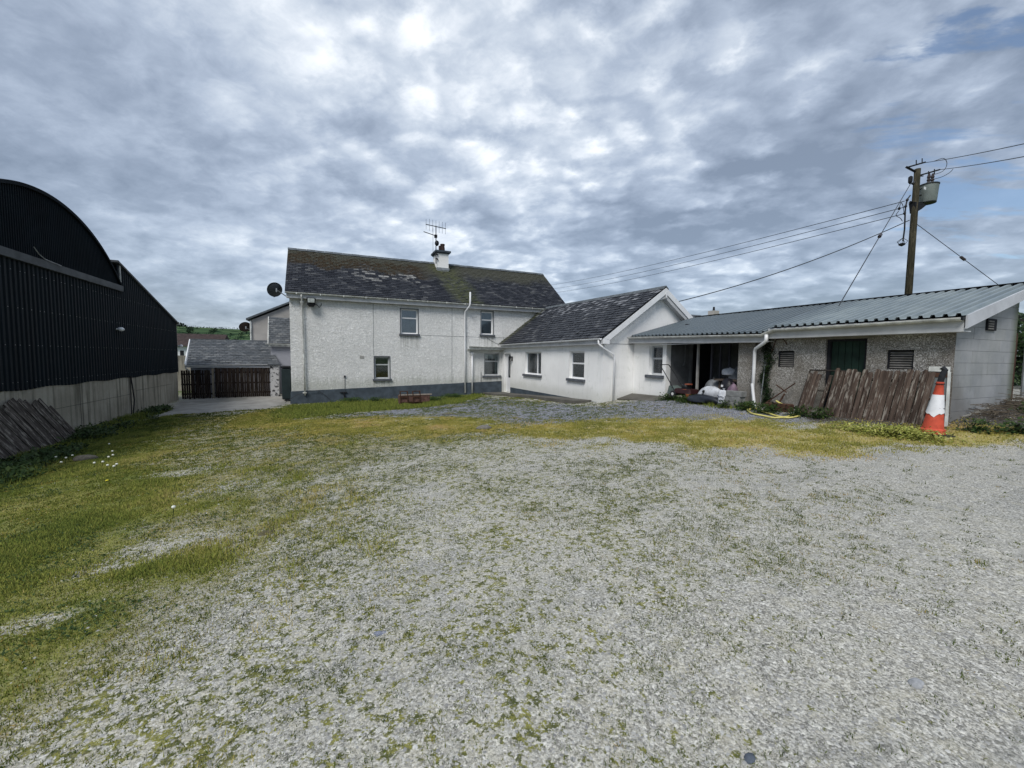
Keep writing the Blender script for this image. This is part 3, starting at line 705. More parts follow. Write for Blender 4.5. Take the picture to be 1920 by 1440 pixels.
def slates(P, rows, wid, length, thick=.012, jit=.006, seed=1, slip=.0):
    """P(u, v): point on the slope, u along the eave 0..1, v up 0..1; returns mesh and per-face random value"""
    g = np.random.default_rng(seed); mb = MB(); A = []
    n = max(1, round(length/wid))
    a = Vector(P(0, 0)); nrm = (Vector(P(1, 0))-a).cross(Vector(P(0, 1))-a).normalized()
    if nrm.z < 0: nrm = -nrm
    for r in range(rows):
        v0 = r/rows; v1 = (r+1.35)/rows
        for i in range(-1, n+1):
            u0 = (i+(.5 if r % 2 else 0))/n; u1 = u0+1/n; u0 = max(u0, 0); u1 = min(u1, 1)
            if u1-u0 < .002: continue
            gp = .03/n; j = g.normal(0, jit, 3); sl = (g.random() < slip)*(-.25/rows)
            p0 = Vector(P(u0+gp, v0+sl)); p1 = Vector(P(u1-gp, v0+sl+j[2]*.3/rows)); p2 = Vector(P(u1-gp, min(v1, 1.0))); p3 = Vector(P(u0+gp, min(v1, 1.0)))
            lift0 = nrm*(thick*2+abs(j[0])); lift1 = nrm*(thick*.6); t = nrm*thick; l0b = nrm*(thick*2+abs(j[1]))
            k = len(mb.v)
            q = [p0+lift0, p1+l0b, p2+lift1, p3+lift1]; mb.v += [tuple(x) for x in q]+[tuple(q[0]-t*1.6), tuple(q[1]-t*1.6)]
            mb.f += [(k, k+1, k+2, k+3), (k+4, k+5, k+1, k)]; vv = g.random(); A += [vv, vv*.6]
    return mb, A
def bil(c):   # corners: eave-left, eave-right, ridge-left, ridge-right
    c = [np.array(q, float) for q in c]
    return lambda u, v: tuple((c[0]*(1-u)+c[1]*u)*(1-v)+(c[2]*(1-u)+c[3]*u)*v)
def downpipe(name, pts, m, parent, r=.038):
    mb = MB(); mb.tube(pts, r, 10); p = part(name, mb, m, parent, smooth=True)
    return p

# ================================================================== FARMHOUSE
HY0, HX0, HX1 = 21.8, -1.70, 13.0
house = thing('farmhouse', (5.6, 21.8, -.7), 'long two storey white roughcast farmhouse with mossy slate roof and one chimney', 'house')
fH = Fr('Y', HY0)
holes = [(3.32, 4.18, 2.72, 3.98), (7.66, 8.36, 2.82, 4.08), (2.02, 2.74, .42, 1.52), (7.84, 8.76, .54, 1.78)]
mb = MB(); wall_holes(fH, mb, HX0, HX1, -1.2, 4.36, holes)
mb.poly([(HX0, 28.2, -1.2), (HX0, HY0, -1.2), (HX0, HY0, 4.36), (HX0, 25, 6.95), (HX0, 28.2, 4.36)])
mb.poly([(HX1, HY0, -1.2), (HX1, 28.2, -1.2), (HX1, 28.2, 4.36), (HX1, 25, 6.95), (HX1, HY0, 4.36)])
mb.poly([(HX1, 28.2, -1.2), (HX0, 28.2, -1.2), (HX0, 28.2, 4.36), (HX1, 28.2, 4.36)])
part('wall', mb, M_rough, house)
# plinth, its top falling a little to the left
mb = MB(); a, c = HX0-.03, 8.90
mb.hexa([(a-.05, HY0-.05, -1.2), (c, HY0-.04, -1.2), (c, HY0+.1, -1.2), (a, HY0+.1, -1.2), (a, HY0-.025, -.13), (c, HY0-.025, .22), (c, HY0+.1, .22), (a, HY0+.1, -.13)])
mb.hexa([(a-.04, HY0-.025, -1.2), (a+.08, HY0-.025, -1.2), (a+.08, 28.2, -1.2), (a-.04, 28.2, -1.2), (a, HY0-.025, -.13), (a+.08, HY0-.025, -.13), (a+.08, 28.2, -.13), (a, 28.2, -.13)])
part('plinth', mb, M_plinth, house)
P_ = bil([(-1.86, 21.47, 4.44), (13.14, 21.47, 4.44), (-1.96, 25, 7.12), (13.14, 25, 7.12)])
mb, A = slates(P_, 25, .27, 15., .012, .006, 3, .006); part('slates', mb, M_slateH, house, kind='stuff', attr=A)
mb = MB()
mb.hexa([(-1.84, 21.52, 4.41), (13.12, 21.52, 4.41), (13.12, 25, 7.03), (-1.92, 25, 7.03), (-1.84, 21.5, 4.44), (13.12, 21.5, 4.44), (13.12, 25, 7.09), (-1.92, 25, 7.09)])
mb.hexa([(-1.92, 25.01, 7.03), (13.12, 25.01, 7.03), (13.12, 28.55, 4.36), (-1.92, 28.55, 4.36), (-1.92, 25.01, 7.09), (13.12, 25.01, 7.09), (13.12, 28.55, 4.42), (-1.92, 28.55, 4.42)])
part('roof_deck', mb, M_ridge, house)
n = 34
for i in range(n):
    x0 = -1.96+i*(15.1/n); q = MB(); z = 7.12
    w_ = 15.1/n-.012; dz = random.uniform(-.008, .008)
    q.prism([(x0, 24.84, z-.06+dz), (x0, 25, z+.075+dz), (x0, 25.16, z-.06+dz), (x0, 25, z+.03+dz)], (w_, 0, 0)); part('ridge_tile', q, M_ridge, house)
mb = MB(); mb.box(-1.80, 21.56, 4.18, 13.05, 21.60, 4.40); mb.box(-1.80, 21.60, 4.18, 13.05, 21.80-.002, 4.20); part('fascia', mb, M_fascia, house)
mb = MB(); mb.gutter((-1.85, 21.49, 4.43), (11.15, 21.49, 4.40), .062); mb.gutter((11.15, 21.49, 4.40), (13.1, 21.49, 4.40), .062)
for i in range(15): mb.box(-1.4+i, 21.42, 4.345, -1.36+i, 21.555, 4.425)
part('gutter', mb, M_upvc2, house)
window(house, fH, *holes[0], 'over', backing='blue', surround=True)
window(house, fH, *holes[1], 'over', backing='blue', surround=True)
window(house, fH, *holes[2], 'over', mframe=M_greyframe, backing='none', surround=True)
window(house, fH, *holes[3], 'over', mframe=M_greyframe, backing='cafe', surround=False)
mb = MB()
for x, z0, z1 in ((1.98, 1.6, 4.16), (6.0, .15, 4.16), (9.0, 2.0, 2.7)): mb.box(x-.012, HY0-.006, z0, x+.012, HY0+.01, z1)
mb.box(4.35, HY0-.007, 2.655, 11.0, HY0+.01, 2.675); part('render_joint', mb, simple('joint grey', (.30, .31, .31), .9, .2, 5), house)
yd = HY0-.10
downpipe('downpipe', [(-1.18, 21.5, 4.36), (-1.18, 21.5, 4.2), (-1.17, yd, 4.0), (-1.15, yd, 1.5), (-1.13, yd, -.32)], M_upvc2, house)
mb = MB(); mb.lathe([(.04, 0), (.09, .14), (.095, .2)], (-1.17, yd, 3.86), 10); mb.box(-1.22, yd-.05, -.22, -1.05, yd+.06, -.18); part('hopper', mb, M_upvc2, house)
downpipe('downpipe', [(6.88, 21.38, 5.02), (6.88, 21.38, 4.42), (6.86, 21.38, 4.3), (6.70, yd, 4.0), (6.70, yd, 2), (6.72, yd, -.40)], M_upvc, house, .045)
downpipe('downpipe', [(7.10, yd-.02, 1.70), (7.12, yd-.02, -.42)], M_upvc, house, .04)
mb = MB(); mb.lathe([(.05, 0), (.09, .10), (.09, .17)], (7.10, yd-.02, 1.64), 10); part('hopper', mb, M_upvc, house)
mb = MB(); mb.box(6.86, 21.42, 1.98, 8.86, 21.80-.003, 2.02); mb.box(6.86, 21.42, 2.02, 8.86, 21.45, 2.12); mb.gutter((6.80, 21.37, 2.14), (8.88, 21.37, 2.13), .05); mb.tube([(7.1, yd, 1.83), (8.8, yd, 1.90)], .022, 8)
part('window_canopy', mb, M_upvc2, house)
# chimney
mb = MB(); mb.box(5.78, 24.25, 6.3, 6.46, 25.25, 7.58); ch = part('chimney', mb, M_white, house)
mb = MB(); mb.box(5.72, 24.19, 7.58, 6.52, 25.31, 7.64); mb.box(5.66, 24.13, 7.642, 6.58, 25.37, 7.74); part('chimney_cap', mb, M_plinth, ch)
for yy, s in ((24.5, 1.), (24.95, .9)):
    q = MB(); q.lathe([(.15*s, 7.742), (.14*s, 7.9), (.12*s, 8.1*s+.81*(1-s)), (.14*s, 8.12), (.14*s, 8.18), (.10, 8.18)], (6.16, yy, 0), 12); part('chimney_pot', q, simple('dark clay', (.05, .032, .028), .9, .3, 5), ch)
mb = MB(); mb.box(5.74, 24.20, 6.62, 6.50, 24.245, 6.76); part('flashing', mb, M_steel, ch)
# small fittings on the wall
mb = MB(); mb.tube([(.62, HY0-.03, .55), (.62, HY0-.03, -.05), (.66, HY0-.05, -.2)], .010, 6); mb.box(.58, HY0-.05, .5, .66, HY0-.002, .6); part('wall_conduit', mb, M_wire, house)
mb = MB(); mb.box(.40, HY0-.09, -.25, .72, HY0-.052, -.21); mb.tube([(.56, HY0-.09, -.23), (.6, HY0-.12, -.45), (.72, HY0-.2, -.66)], .03, 8); part('drain_pipe', mb, M_black, house)
mb = MB(); mb.tube([(-1.95, HY0-.35, -.62), (-1.5, HY0-.13, -.30), (-.9, HY0-.1, -.13), (-.55, HY0-.1, -.12), (-.25, HY0-.1, -.35), (0, HY0-.12, -.62)], .010, 6); part('loose_cable', mb, M_wire, house)
mb = MB(); mb.box(1.32, HY0-.012, 1.42, 1.52, HY0-.002, 1.56); part('air_vent', mb, simple('dirty vent', (.33, .33, .31), .8, .2, 20), house)
mb = MB(); mb.tube([(7.9, HY0-.02, 2.7), (8.3, HY0-.02, 2.45), (8.86, HY0-.02, 2.22)], .008, 5); mb.tube([(7.66, HY0-.02, .1), (7.66, HY0-.02, .75)], .012, 5); part('wall_conduit', mb, M_wire, house)

# aerial on the chimney
ax_, ay_ = 5.70, 24.2
ae = thing('tv_aerial', (ax_, ay_, 6.9), 'tall dark television aerial clamped to the chimney', 'aerial')
q = MB(); q.tube([(ax_, ay_, 6.95), (ax_, ay_, 9.10)], .026, 8); q.box(ax_-.03, ay_-.03, 7.2, ax_+.12, ay_+.05, 7.26); q.box(ax_-.03, ay_-.03, 7.45, ax_+.12, ay_+.05, 7.5); part('mast', q, M_black, ae)
q = MB(); q.tube([(ax_-.62, ay_-.15, 9.06), (ax_+.62, ay_+.15, 9.06)], .022, 6)
for i in range(7):
    t = -.6+i*.2; l = .34 if i else .30; q.tube([(ax_+t, ay_+t*.25, 9.06-l*.95), (ax_+t, ay_+t*.25, 9.06+l)], .008, 5)
part('aerial_array', q, M_black, ae)
q = MB(); q.tube([(ax_-.75, ay_-.2, 8.62), (ax_+.05, ay_, 8.52)], .022, 6); q.tube([(ax_-.19, ay_-.07, 7.5), (ax_-.19, ay_-.07, 8.95)], .010, 5); q.box(ax_-.09, ay_-.09, 8.42, ax_+.06, ay_+.06, 8.58); q.blob((ax_+.05, ay_, 8.12), (.12, .1, .16), 3, .1, flat=1.); part('aerial_bracket', q, M_black, ae)

# satellite dish on the gable corner
def dish(name, c, r, aim, label, m, mount):
    t = thing(name, c, label, 'satellite dish')
    q = MB(); n = 24; aim = Vector(aim).normalized(); u_ = aim.cross(Vector((0, 0, 1))).normalized(); w_ = u_.cross(aim)
    k0 = 0; cc = Vector(c)
    for side, dd in ((0, 0), (1, -.012)):
        for j in range(6):
            rr = r*j/5
            for i in range(n):
                a = 2*PI*i/n; q.v.append(tuple(cc+u_*math.cos(a)*rr*1.0+w_*math.sin(a)*rr*.92+aim*(.25*(rr*rr)/r+dd)))
    for side in (0, 1):
        for j in range(5):
            for i in range(n):
                a = side*6*n+j*n+i; b_ = side*6*n+j*n+(i+1) % n; q.f.append((a, b_, b_+n, a+n))
    for i in range(n):
        a = 5*n+i; b_ = 5*n+(i+1) % n; q.f.append((a, b_, b_+6*n, a+6*n))
    part('reflector', q, m, t, smooth=True)
    q = MB(); f = cc+aim*r*1.05-w_*r*.15; q.tube([cc-w_*r*.9, cc-w_*r*.95+aim*.1, f], .012, 6); q.box(*(f-Vector((.03, .03, .04))), *(f+Vector((.03, .03, .04)))); part('feed_arm', q, M_steel, t)
    q = MB(); q.tube([cc-aim*.02, cc-aim*.14, mount], .02, 6); q.box(*(cc-aim*.1-Vector((.05, .05, .07))), *(cc-aim*.02+Vector((.05, .05, .07)))); part('bracket', q, M_steel, t)
dish('satellite_dish', (-2.24, 21.86, 4.52), .36, (-.55, .70, .25), 'dark grey satellite dish at the left eaves corner of the farmhouse', simple('dish grey', (.045, .05, .055), .5, .2, 4), (-1.72, 21.95, 4.2))
# floodlight
fl = thing('floodlight', (-.78, 21.6, 4.06), 'old black floodlight with pale glass under the left eaves', 'floodlight')
q = MB(); q.hexa([(-.95, 21.50, 3.92), (-.61, 21.50, 3.92), (-.68, 21.70, 3.84), (-.88, 21.70, 3.84), (-.97, 21.46, 4.22), (-.59, 21.46, 4.22), (-.66, 21.70, 4.16), (-.9, 21.70, 4.16)]); q.hexa([(-.88, 21.50, 3.82), (-.68, 21.50, 3.82), (-.68, 21.66, 3.82), (-.88, 21.66, 3.82), (-.97, 21.47, 3.93), (-.59, 21.47, 3.93), (-.66, 21.68, 3.93), (-.9, 21.68, 3.93)]); part('housing', q, M_black, fl)
q = MB(); q.box(-.92, 21.43, 4.0, -.64, 21.452, 4.19); part('lamp_glass', q, simple('dusty glass', (.42, .45, .43), .25, .3, 9), fl)
q = MB(); q.box(-.60, 21.44, 3.92, -.57, 21.8, 3.96); q.tube([(-.56, 21.7, 3.95), (-.45, 21.75, 3.82), (-.36, 21.78, 3.95), (-.36, 21.78, 4.02)], .012, 6); part('bracket', q, M_black, fl)

# ================================================================== EXTENSION
EX, EYg = 8.92, 12.25
ext = thing('house_extension', (8.92, 12.25, 0), 'single storey white rendered extension with slate roof and white front door', 'house')
fE = Fr('X', EX)
holesE = [(17.02, 18.78, .76, 1.84), (13.46, 14.56, .76, 1.84), (20.58, 21.50, -.36, 1.78)]
mb = MB(); wall_holes(fE, mb, EYg, 21.795, -1., 2.12, holesE)
mb.poly([(EX, EYg, -1), (13.06, EYg, -1), (13.06, EYg, 2.97), (11.48, EYg, 4.05), (EX, EYg, 2.12)])
mb.poly([(13.06, EYg, -1), (13.06, 21.795, -1), (13.06, 21.795, 2.97), (13.06, EYg, 2.97)])
part('wall', mb, M_white, ext)
# plinth tapering out towards the gable
mb = MB(); mb.hexa([(EX-.02, 12.6, -1), (EX-.02, 20.54, -1), (EX+.1, 20.54, -1), (EX+.1, 12.6, -1), (EX-.02, 12.6, -.03), (EX-.02, 20.54, -.05), (EX+.1, 20.54, -.05), (EX+.1, 12.6, -.03)]); part('plinth', mb, M_plinth, ext)
rg = lambda u: None
P_ = bil([(8.70, 12.02, 2.30), (8.70, 21.78, 2.30), (11.48, 12.02, 4.24), (11.55, 21.78, 4.46)])
mb, A = slates(P_, 18, .30, 9.8, .014, .010, 5, .02); part('slates', mb, M_slateE, ext, kind='stuff', attr=A)
mb = MB()
mb.hexa([(8.74, 12.06, 2.25), (11.48, 12.06, 4.15), (11.55, 21.78, 4.37), (8.74, 21.78, 2.25), (8.74, 12.06, 2.29), (11.48, 12.06, 4.21), (11.55, 21.78, 4.43), (8.74, 21.78, 2.29)])
mb.hexa([(11.50, 12.06, 4.15), (13.25, 12.06, 2.86), (13.25, 21.78, 2.86), (11.57, 21.78, 4.37), (11.50, 12.06, 4.21), (13.25, 12.06, 2.93), (13.25, 21.78, 2.93), (11.57, 21.78, 4.43)])
part('roof_deck', mb, M_ridge, ext)
for i in range(22):
    t0, t1 = i/22, (i+.97)/22; y0 = 12.0+9.78*t0; y1 = 12.0+9.78*t1; z0, z1 = 4.25+.22*t0, 4.25+.22*t1; x0, x1 = 11.48+.07*t0, 11.48+.07*t1
    q = MB(); q.hexa([(x0-.13, y0, z0-.085), (x0, y0, z0+.03), (x1, y1, z1+.03), (x1-.13, y1, z1-.085), (x0-.13, y0, z0-.06), (x0, y0, z0+.06), (x1, y1, z1+.06), (x1-.13, y1, z1-.06)])
    q.hexa([(x0, y0, z0+.03), (x0+.13, y0, z0-.085), (x1+.13, y1, z1-.085), (x1, y1, z1+.03), (x0, y0, z0+.06), (x0+.13, y0, z0-.06), (x1+.13, y1, z1-.06), (x1, y1, z1+.06)]); part('ridge_tile', q, M_ridge, ext)
# barge boards
mb = MB(); d = np.array((0, .045, 0))
mb.prism([(8.72, 11.99, 2.27), (8.98, 11.99, 2.27), (8.98, 11.99, 2.09), (8.72, 11.99, 2.09)], d); part('box_end', mb, M_upvc, ext)
mb = MB(); mb.prism([(8.74, 11.985, 2.275), (11.48, 11.985, 4.22), (11.48, 11.985, 4.00), (8.98, 11.985, 2.225)], (0, .03, 0)); part('bargeboard', mb, M_upvc, ext)
mb = MB(); mb.prism([(11.482, 11.985, 4.22), (13.12, 11.985, 3.02), (13.06, 11.985, 2.83), (11.482, 11.985, 4.00)], (0, .03, 0)); part('bargeboard', mb, M_upvc, ext)
mb = MB(); mb.box(11.45, 11.965, 3.86, 11.51, 11.983, 4.08); part('finial_block', mb, M_upvc, ext)
mb = MB(); mb.prism([(11.1, 12.02, 3.72), (11.48, 12.02, 3.99), (13.02, 12.02, 2.86), (12.9, 12.02, 2.8), (11.48, 12.02, 3.84)], (0, .225, 0)); part('soffit', mb, M_fascia, ext)
mb = MB(); mb.prism([(13.14, 12.0, 3.0), (13.40, 12.0, 2.74), (13.34, 12.0, 2.70), (13.08, 12.0, 2.95)], (0, .5, 0)); part('rotten_eaves_board', mb, M_rust, ext)
mb = MB(); mb.box(8.72, 12.05, 2.08, 8.76, 21.75, 2.24); mb.box(8.76, 12.05, 2.08, 8.918, 21.75, 2.10); part('fascia', mb, M_fascia, ext)
mb = MB(); mb.gutter((8.66, 12.08, 2.285), (8.66, 21.5, 2.265), .058); part('gutter', mb, M_upvc, ext)
downpipe('downpipe', [(8.66, 12.20, 2.24), (8.66, 12.20, 2.10), (8.70, 12.12, 2.02), (9.28, 12.14, 1.72), (9.32, 12.14, 1.6), (9.32, 12.16, .06)], M_upvc, ext, .036)
mb = MB(); mb.box(9.0, 12.243, 2.10, 10.2, 12.249, 2.112); part('render_joint', mb, M_sill, ext)
window(ext, fE, *holesE[0], 'side', backing='curtain'); window(ext, fE, *holesE[1], 'mid', backing='blind')
# front door
a0, a1, z0, z1 = holesE[2]; q = MB(); n0 = -.14
fE.box(q, a0, a0+.06, n0-.06, n0, z0, z1); fE.box(q, a1-.06, a1, n0-.06, n0, z0, z1); fE.box(q, a0+.06, a1-.06, n0-.06, n0, z1-.06, z1)
fE.box(q, a0+.06, a1-.06, n0-.05, n0-.005, z0+.02, z0+.80); fE.box(q, a0+.06, a0+.16, n0-.05, n0-.005, z0+.80, z1-.06); fE.box(q, a1-.22, a1-.06, n0-.05, n0-.005, z0+.80, z1-.06); fE.box(q, a0+.16, a1-.22, n0-.05, n0-.005, z1-.2, z1-.06)
dr = part('front_door', q, M_upvc, ext); bevel(dr, .008)
q = MB(); fE.box(q, a0+.16, a1-.22, n0-.035, n0-.025, z0+.80, z1-.2); part('door_glass', q, M_glass, dr)
q = MB(); fE.box(q, a0+.1, a1-.1, n0-.5, n0-.48, z0, z1); part('room', q, M_room, dr)
q = MB(); fE.box(q, a0+.20, a1-.26, n0-.01, n0+.004, z0+.12, z0+.68); part('door_panel', q, M_upvc, dr)
q = MB(); fE.box(q, a0+.09, a0+.13, n0-.01, n0+.02, z0+.9, z0+1.1); q.tube([fE.p(a0+.11, n0+.03, z0+1.02), fE.p(a0+.22, n0+.03, z0+1.02)], .01, 6); part('door_handle', q, M_steel, dr)
# wall lantern
ln = thing('wall_lantern', (8.85, 20.32, 1.5), 'small black carriage lantern beside the white front door', 'lantern')
q = MB(); q.box(8.87, 20.27, 1.38, 8.918, 20.37, 1.62); q.tube([(8.90, 20.32, 1.42), (8.80, 20.32, 1.36), (8.76, 20.32, 1.40)], .012, 6); part('bracket', q, M_black, ln)
q = MB(); q.lathe([(.04, 1.40), (.075, 1.58), (.085, 1.585), (.03, 1.68), (.01, 1.72)], (8.77, 20.32, 0), 6); part('lantern_head', q, M_black, ln)
# front path
mb = MB()
pts = []; yy = np.linspace(12.9, 21.6, 16)
for y in yy: pts.append(y)
V = []; 
for y in yy:
    z = float(gz(8.9, y))+.055; xo = 8.15-.1*math.sin(y)
    V += [(xo-.35*max(0, (y-18)/3), y, z), (8.91, y, z), (xo-.35*max(0, (y-18)/3), y, z-.35)]
n = len(yy)
mb.v = V; mb.f = [f for i in range(n-1) for f in ((3*i, 3*i+1, 3*i+4, 3*i+3), (3*i+2, 3*i, 3*i+3, 3*i+5))]+[(0, 2, 1)]
p = part('path', mb, M_path); tag(p, kind='structure')
mb = MB(); mb.hexa([(9.55, 12.24, -.3), (10.245, 12.24, -.3), (10.245, 10.3, -.3), (9.75, 10.3, -.3), (9.55, 12.24, .12), (10.245, 12.24, .30), (10.245, 10.3, .34), (9.75, 10.3, .22)])
p = part('side_path', mb, M_path); tag(p, kind='structure')

# ================================================================== LEAN-TO SHED RANGE
SX, SY0, SXB = 10.25, 3.63, 12.75
shed = thing('lean_to_shed', (10.25, 3.63, .4), 'long low shed range with blue green steel lean-to roof, open bay and pebbledash walls', 'shed')
fS = Fr('X', SX)
def rz(x, y):    # underside of the roof
    e = 2.37 if y < 6.9 else 2.25+(y-6.9)/5.3*.11
    return e+(3.17-e)*(x-9.95)/(13.05-9.95)
hw = [(10.77, 11.42, 1.03, 2.04)]
mb = MB(); wall_holes(fS, mb, 10.60, 12.245, -.3, 2.30, hw); mb.poly([(10.25, 10.60, -.3), (10.45, 10.60, -.3), (10.45, 10.6, 2.30), (10.25, 10.60, 2.30)]); part('white_wall', mb, M_white, shed)
window(shed, fS, *hw[0], 'mid', mframe=M_greyframe, backing='blind', rec=.14)
mb = MB(); mb.box(10.452, 10.602, -.2, 11.30, 10.75, 2.5); mb.box(12.6, 3.9, -.2, 12.75, 12.2, 3.0); mb.box(10.45, 7.25, -.2, 12.6, 7.35, 2.45); part('inner_wall', mb, M_inner, shed)
mb = MB(); mb.box(11.30, 10.75, -.2, 12.6, 10.85, 2.8); mb.box(10.45, 7.4, 2.30, 12.6, 10.6, 2.33); mb.box(10.26, 7.9, .1, 12.6, 10.6, .33); part('inner_lining', mb, M_dark, shed)
# pillar and pebbledash front
mb = MB(); mb.box(10.20, 7.42, -.2, 10.5, 7.90, 2.20); part('pillar', mb, M_pebble, shed)
hp = [(4.97, 5.76, .2, 2.07), (6.44, 6.84, 1.42, 1.82), (4.20, 4.62, 1.44, 1.82)]
mb = MB(); wall_holes(fS, mb, SY0+.004, 7.42, -.2, 2.24, hp, .18); part('front_wall', mb, M_pebble, shed)
mb = MB(); fS.box(mb, 4.80, 5.95, -.02, .006, 2.071, 2.2); part('lintel', mb, M_lintel, shed)
for k in range(5):
    w0 = (5.70-5.03)/5; q = MB(); fS.box(q, 5.03+k*w0, 5.03+(k+1)*w0-.008, -.15-.004*(k % 2), -.12, .2, 2.03); bevel(part('door_board', q, M_green, shed), .006)
q = MB(); fS.box(q, 4.98, 5.75, -.18, -.16, .2, 2.06); part('door_backing', q, M_dark, shed)
q = MB(); fS.box(q, 5.70, 5.755, -.14, -.06, .2, 2.06); fS.box(q, 4.975, 5.03, -.14, -.06, .2, 2.06); fS.box(q, 5.03, 5.70, -.14, -.06, 2.02, 2.065); part('door_frame', q, M_dark, shed)
for (a0, a1, z0, z1) in hp[1:]:
    q = MB(); fS.box(q, a0, a1, -.18, -.17, z0, z1); fS.box(q, a0, a0+.03, -.1, -.03, z0, z1); fS.box(q, a1-.03, a1, -.1, -.03, z0, z1); v_ = part('vent', q, M_dark, shed)
    for k in range(7):
        z = z0+.02+k*(z1-z0-.04)/7; q = MB(); q.hexa([fS.p(a0+.03, -.05, z), fS.p(a1-.03, -.05, z), fS.p(a1-.03, -.12, z+.03), fS.p(a0+.03, -.12, z+.03), fS.p(a0+.03, -.05, z+.016), fS.p(a1-.03, -.05, z+.016), fS.p(a1-.03, -.12, z+.046), fS.p(a0+.03, -.12, z+.046)]); part('louvre_slat', q, M_louv, v_)
# block end wall
mb = MB(); mb.prism([(10.27, SY0+.012, -.1), (12.73, SY0+.012, -.1), (12.73, SY0+.012, 3.04), (10.27, SY0+.012, 2.40)], (0, .15, 0)); part('end_wall_core', mb, M_mortar, shed)
H = .222; ztop = lambda x: 2.40+(x-10.25)*.262
k = 0
for r in range(14):
    z0 = .25+r*H; z1 = z0+H-.005; x = SX+(0 if r % 2 else -.222)
    while x < SXB:
        xa, xb = max(x, SX+.006), min(x+.440, SXB); x += .444
        if xb-xa < .05: continue
        if k == 0: pass
        if z0 > ztop(xb)-.02: continue
        if 11.34 < (xa+xb)/2 < 11.73 and 2.12 < z0+.1 < 2.42 and False: continue
        za, zb = min(z1, ztop(xa)), min(z1, ztop(xb)); q = MB(); dy = random.uniform(0, .004)
        if za <= z0+.02: za = z0+.02
        q.hexa([(xa, SY0+dy, z0), (xb, SY0+dy, z0), (xb, SY0+.10, z0), (xa, SY0+.10, z0), (xa, SY0+dy, za), (xb, SY0+dy, zb), (xb, SY0+.10, zb), (xa, SY0+.10, za)])
        part('block', q, M_block, shed)
q = MB(); q.box(11.34, SY0-.03, 2.20, 11.72, SY0-.002, 2.42); v_ = part('gable_vent', q, M_dark, shed)
for k in range(4): q = MB(); q.box(11.36, SY0-.045, 2.22+k*.045, 11.56, SY0-.031, 2.245+k*.045); part('louvre_slat', q, M_louv, v_)
# box profile roof sheets
def tin(y0, y1, x0, x1, zf, pitch=.168, h=.046, t=.004):
    mb = MB(); prof = []
    y = y0
    while y < y1-1e-6:
        for dy, dz in ((0, 0), (.052, 0), (.068, h), (.118, h), (.134, 0)):
            if y+dy <= y1: prof.append((y+dy, dz))
        y += pitch
    n = len(prof); ns = 2
    for X_ in np.linspace(x0, x1, ns):
        for yy, dz in prof: mb.v.append((X_, yy, zf(X_, yy)+dz))
    for X_ in (x0, x1):
        for yy, dz in prof: mb.v.append((X_, yy, zf(X_, yy)+dz-t))
    for i in range(n-1):
        mb.f.append((i, i+n, i+n+1, i+1)); mb.f.append((i+2*n, i+2*n+1, i+3*n+1, i+3*n)); mb.f.append((i, i+1, i+2*n+1, i+2*n))
    return mb
for i, (ya, yb) in enumerate(((3.42, 4.434), (4.434, 5.45), (5.45, 6.46), (6.46, 6.93))):
    part('roof_sheet', tin(ya, yb-.003, 9.93, 13.05, lambda x, y: rz(x, 5)+.03+(i % 2)*.004), M_tin, shed)
for i in range(5):
    ya = 6.94+i*1.02; part('roof_sheet', tin(ya, min(ya+1.017, 12.0), 9.93, 13.05, lambda x, y: rz(x, y)+.025+(i % 2)*.004), M_tin, shed)
mb = MB(); mb.hexa([(9.98, 3.46, rz(9.98, 5)-.03), (13.0, 3.46, rz(13, 5)-.03), (13.0, 6.9, rz(13, 5)-.03), (9.98, 6.9, rz(9.98, 5)-.03), (9.98, 3.46, rz(9.98, 5)), (13.0, 3.46, rz(13, 5)), (13.0, 6.9, rz(13, 5)), (9.98, 6.9, rz(9.98, 5))])
mb.hexa([(9.98, 6.93, 2.22), (13.0, 6.93, 3.12), (13.0, 12.2, 3.12), (9.98, 12.2, 2.33), (9.98, 6.93, 2.25), (13.0, 6.93, 3.15), (13.0, 12.2, 3.15), (9.98, 12.2, 2.36)]); part('roof_deck', mb, M_dark, shed)
mb = MB(); mb.box(12.99, 3.40, 3.05, 13.10, 12.0, 3.225); mb.box(12.90, 3.40, 3.225, 13.10, 12.0, 3.235); part('top_flashing', mb, M_black, shed)
mb = MB(); mb.prism([(9.96, 3.40, 2.40), (13.08, 3.40, 3.235), (13.08, 3.40, 3.06), (9.96, 3.40, 2.17)], (0, .03, 0)); mb.prism([(9.98, 3.431, 2.18), (13.05, 3.431, 3.06), (13.05, 3.431, 3.04), (9.98, 3.431, 2.16)], (0, .19, 0)); part('bargeboard', mb, simple('pale grey bargeboard', (.52, .54, .57), .7, .15, 2), shed)
mb = MB(); mb.box(9.97, 3.45, 2.12, 10.0, 6.93, 2.37); mb.box(10.0, 3.45, 2.12, 10.248, 6.93, 2.14)
mb.hexa([(9.97, 6.935, 2.03), (10.0, 6.935, 2.03), (10.0, 12.2, 2.14), (9.97, 12.2, 2.14), (9.97, 6.935, 2.24), (10.0, 6.935, 2.24), (10.0, 12.2, 2.35), (9.97, 12.2, 2.35)]); mb.box(10.0, 6.935, 2.05, 10.20, 10.6, 2.07); part('fascia', mb, M_fascia, shed)
mb = MB(); mb.gutter((9.905, 3.46, 2.36), (9.905, 6.75, 2.34), .06); mb.gutter((9.905, 6.75, 2.34), (9.905, 7.05, 2.235), .06); mb.gutter((9.905, 7.05, 2.235), (9.905, 12.15, 2.36), .06); part('gutter', mb, M_upvc2, shed)
mb = MB(); mb.box(9.86, 3.43, 2.31, 9.96, 3.458, 2.37); part('gutter_stop', mb, M_black, shed)
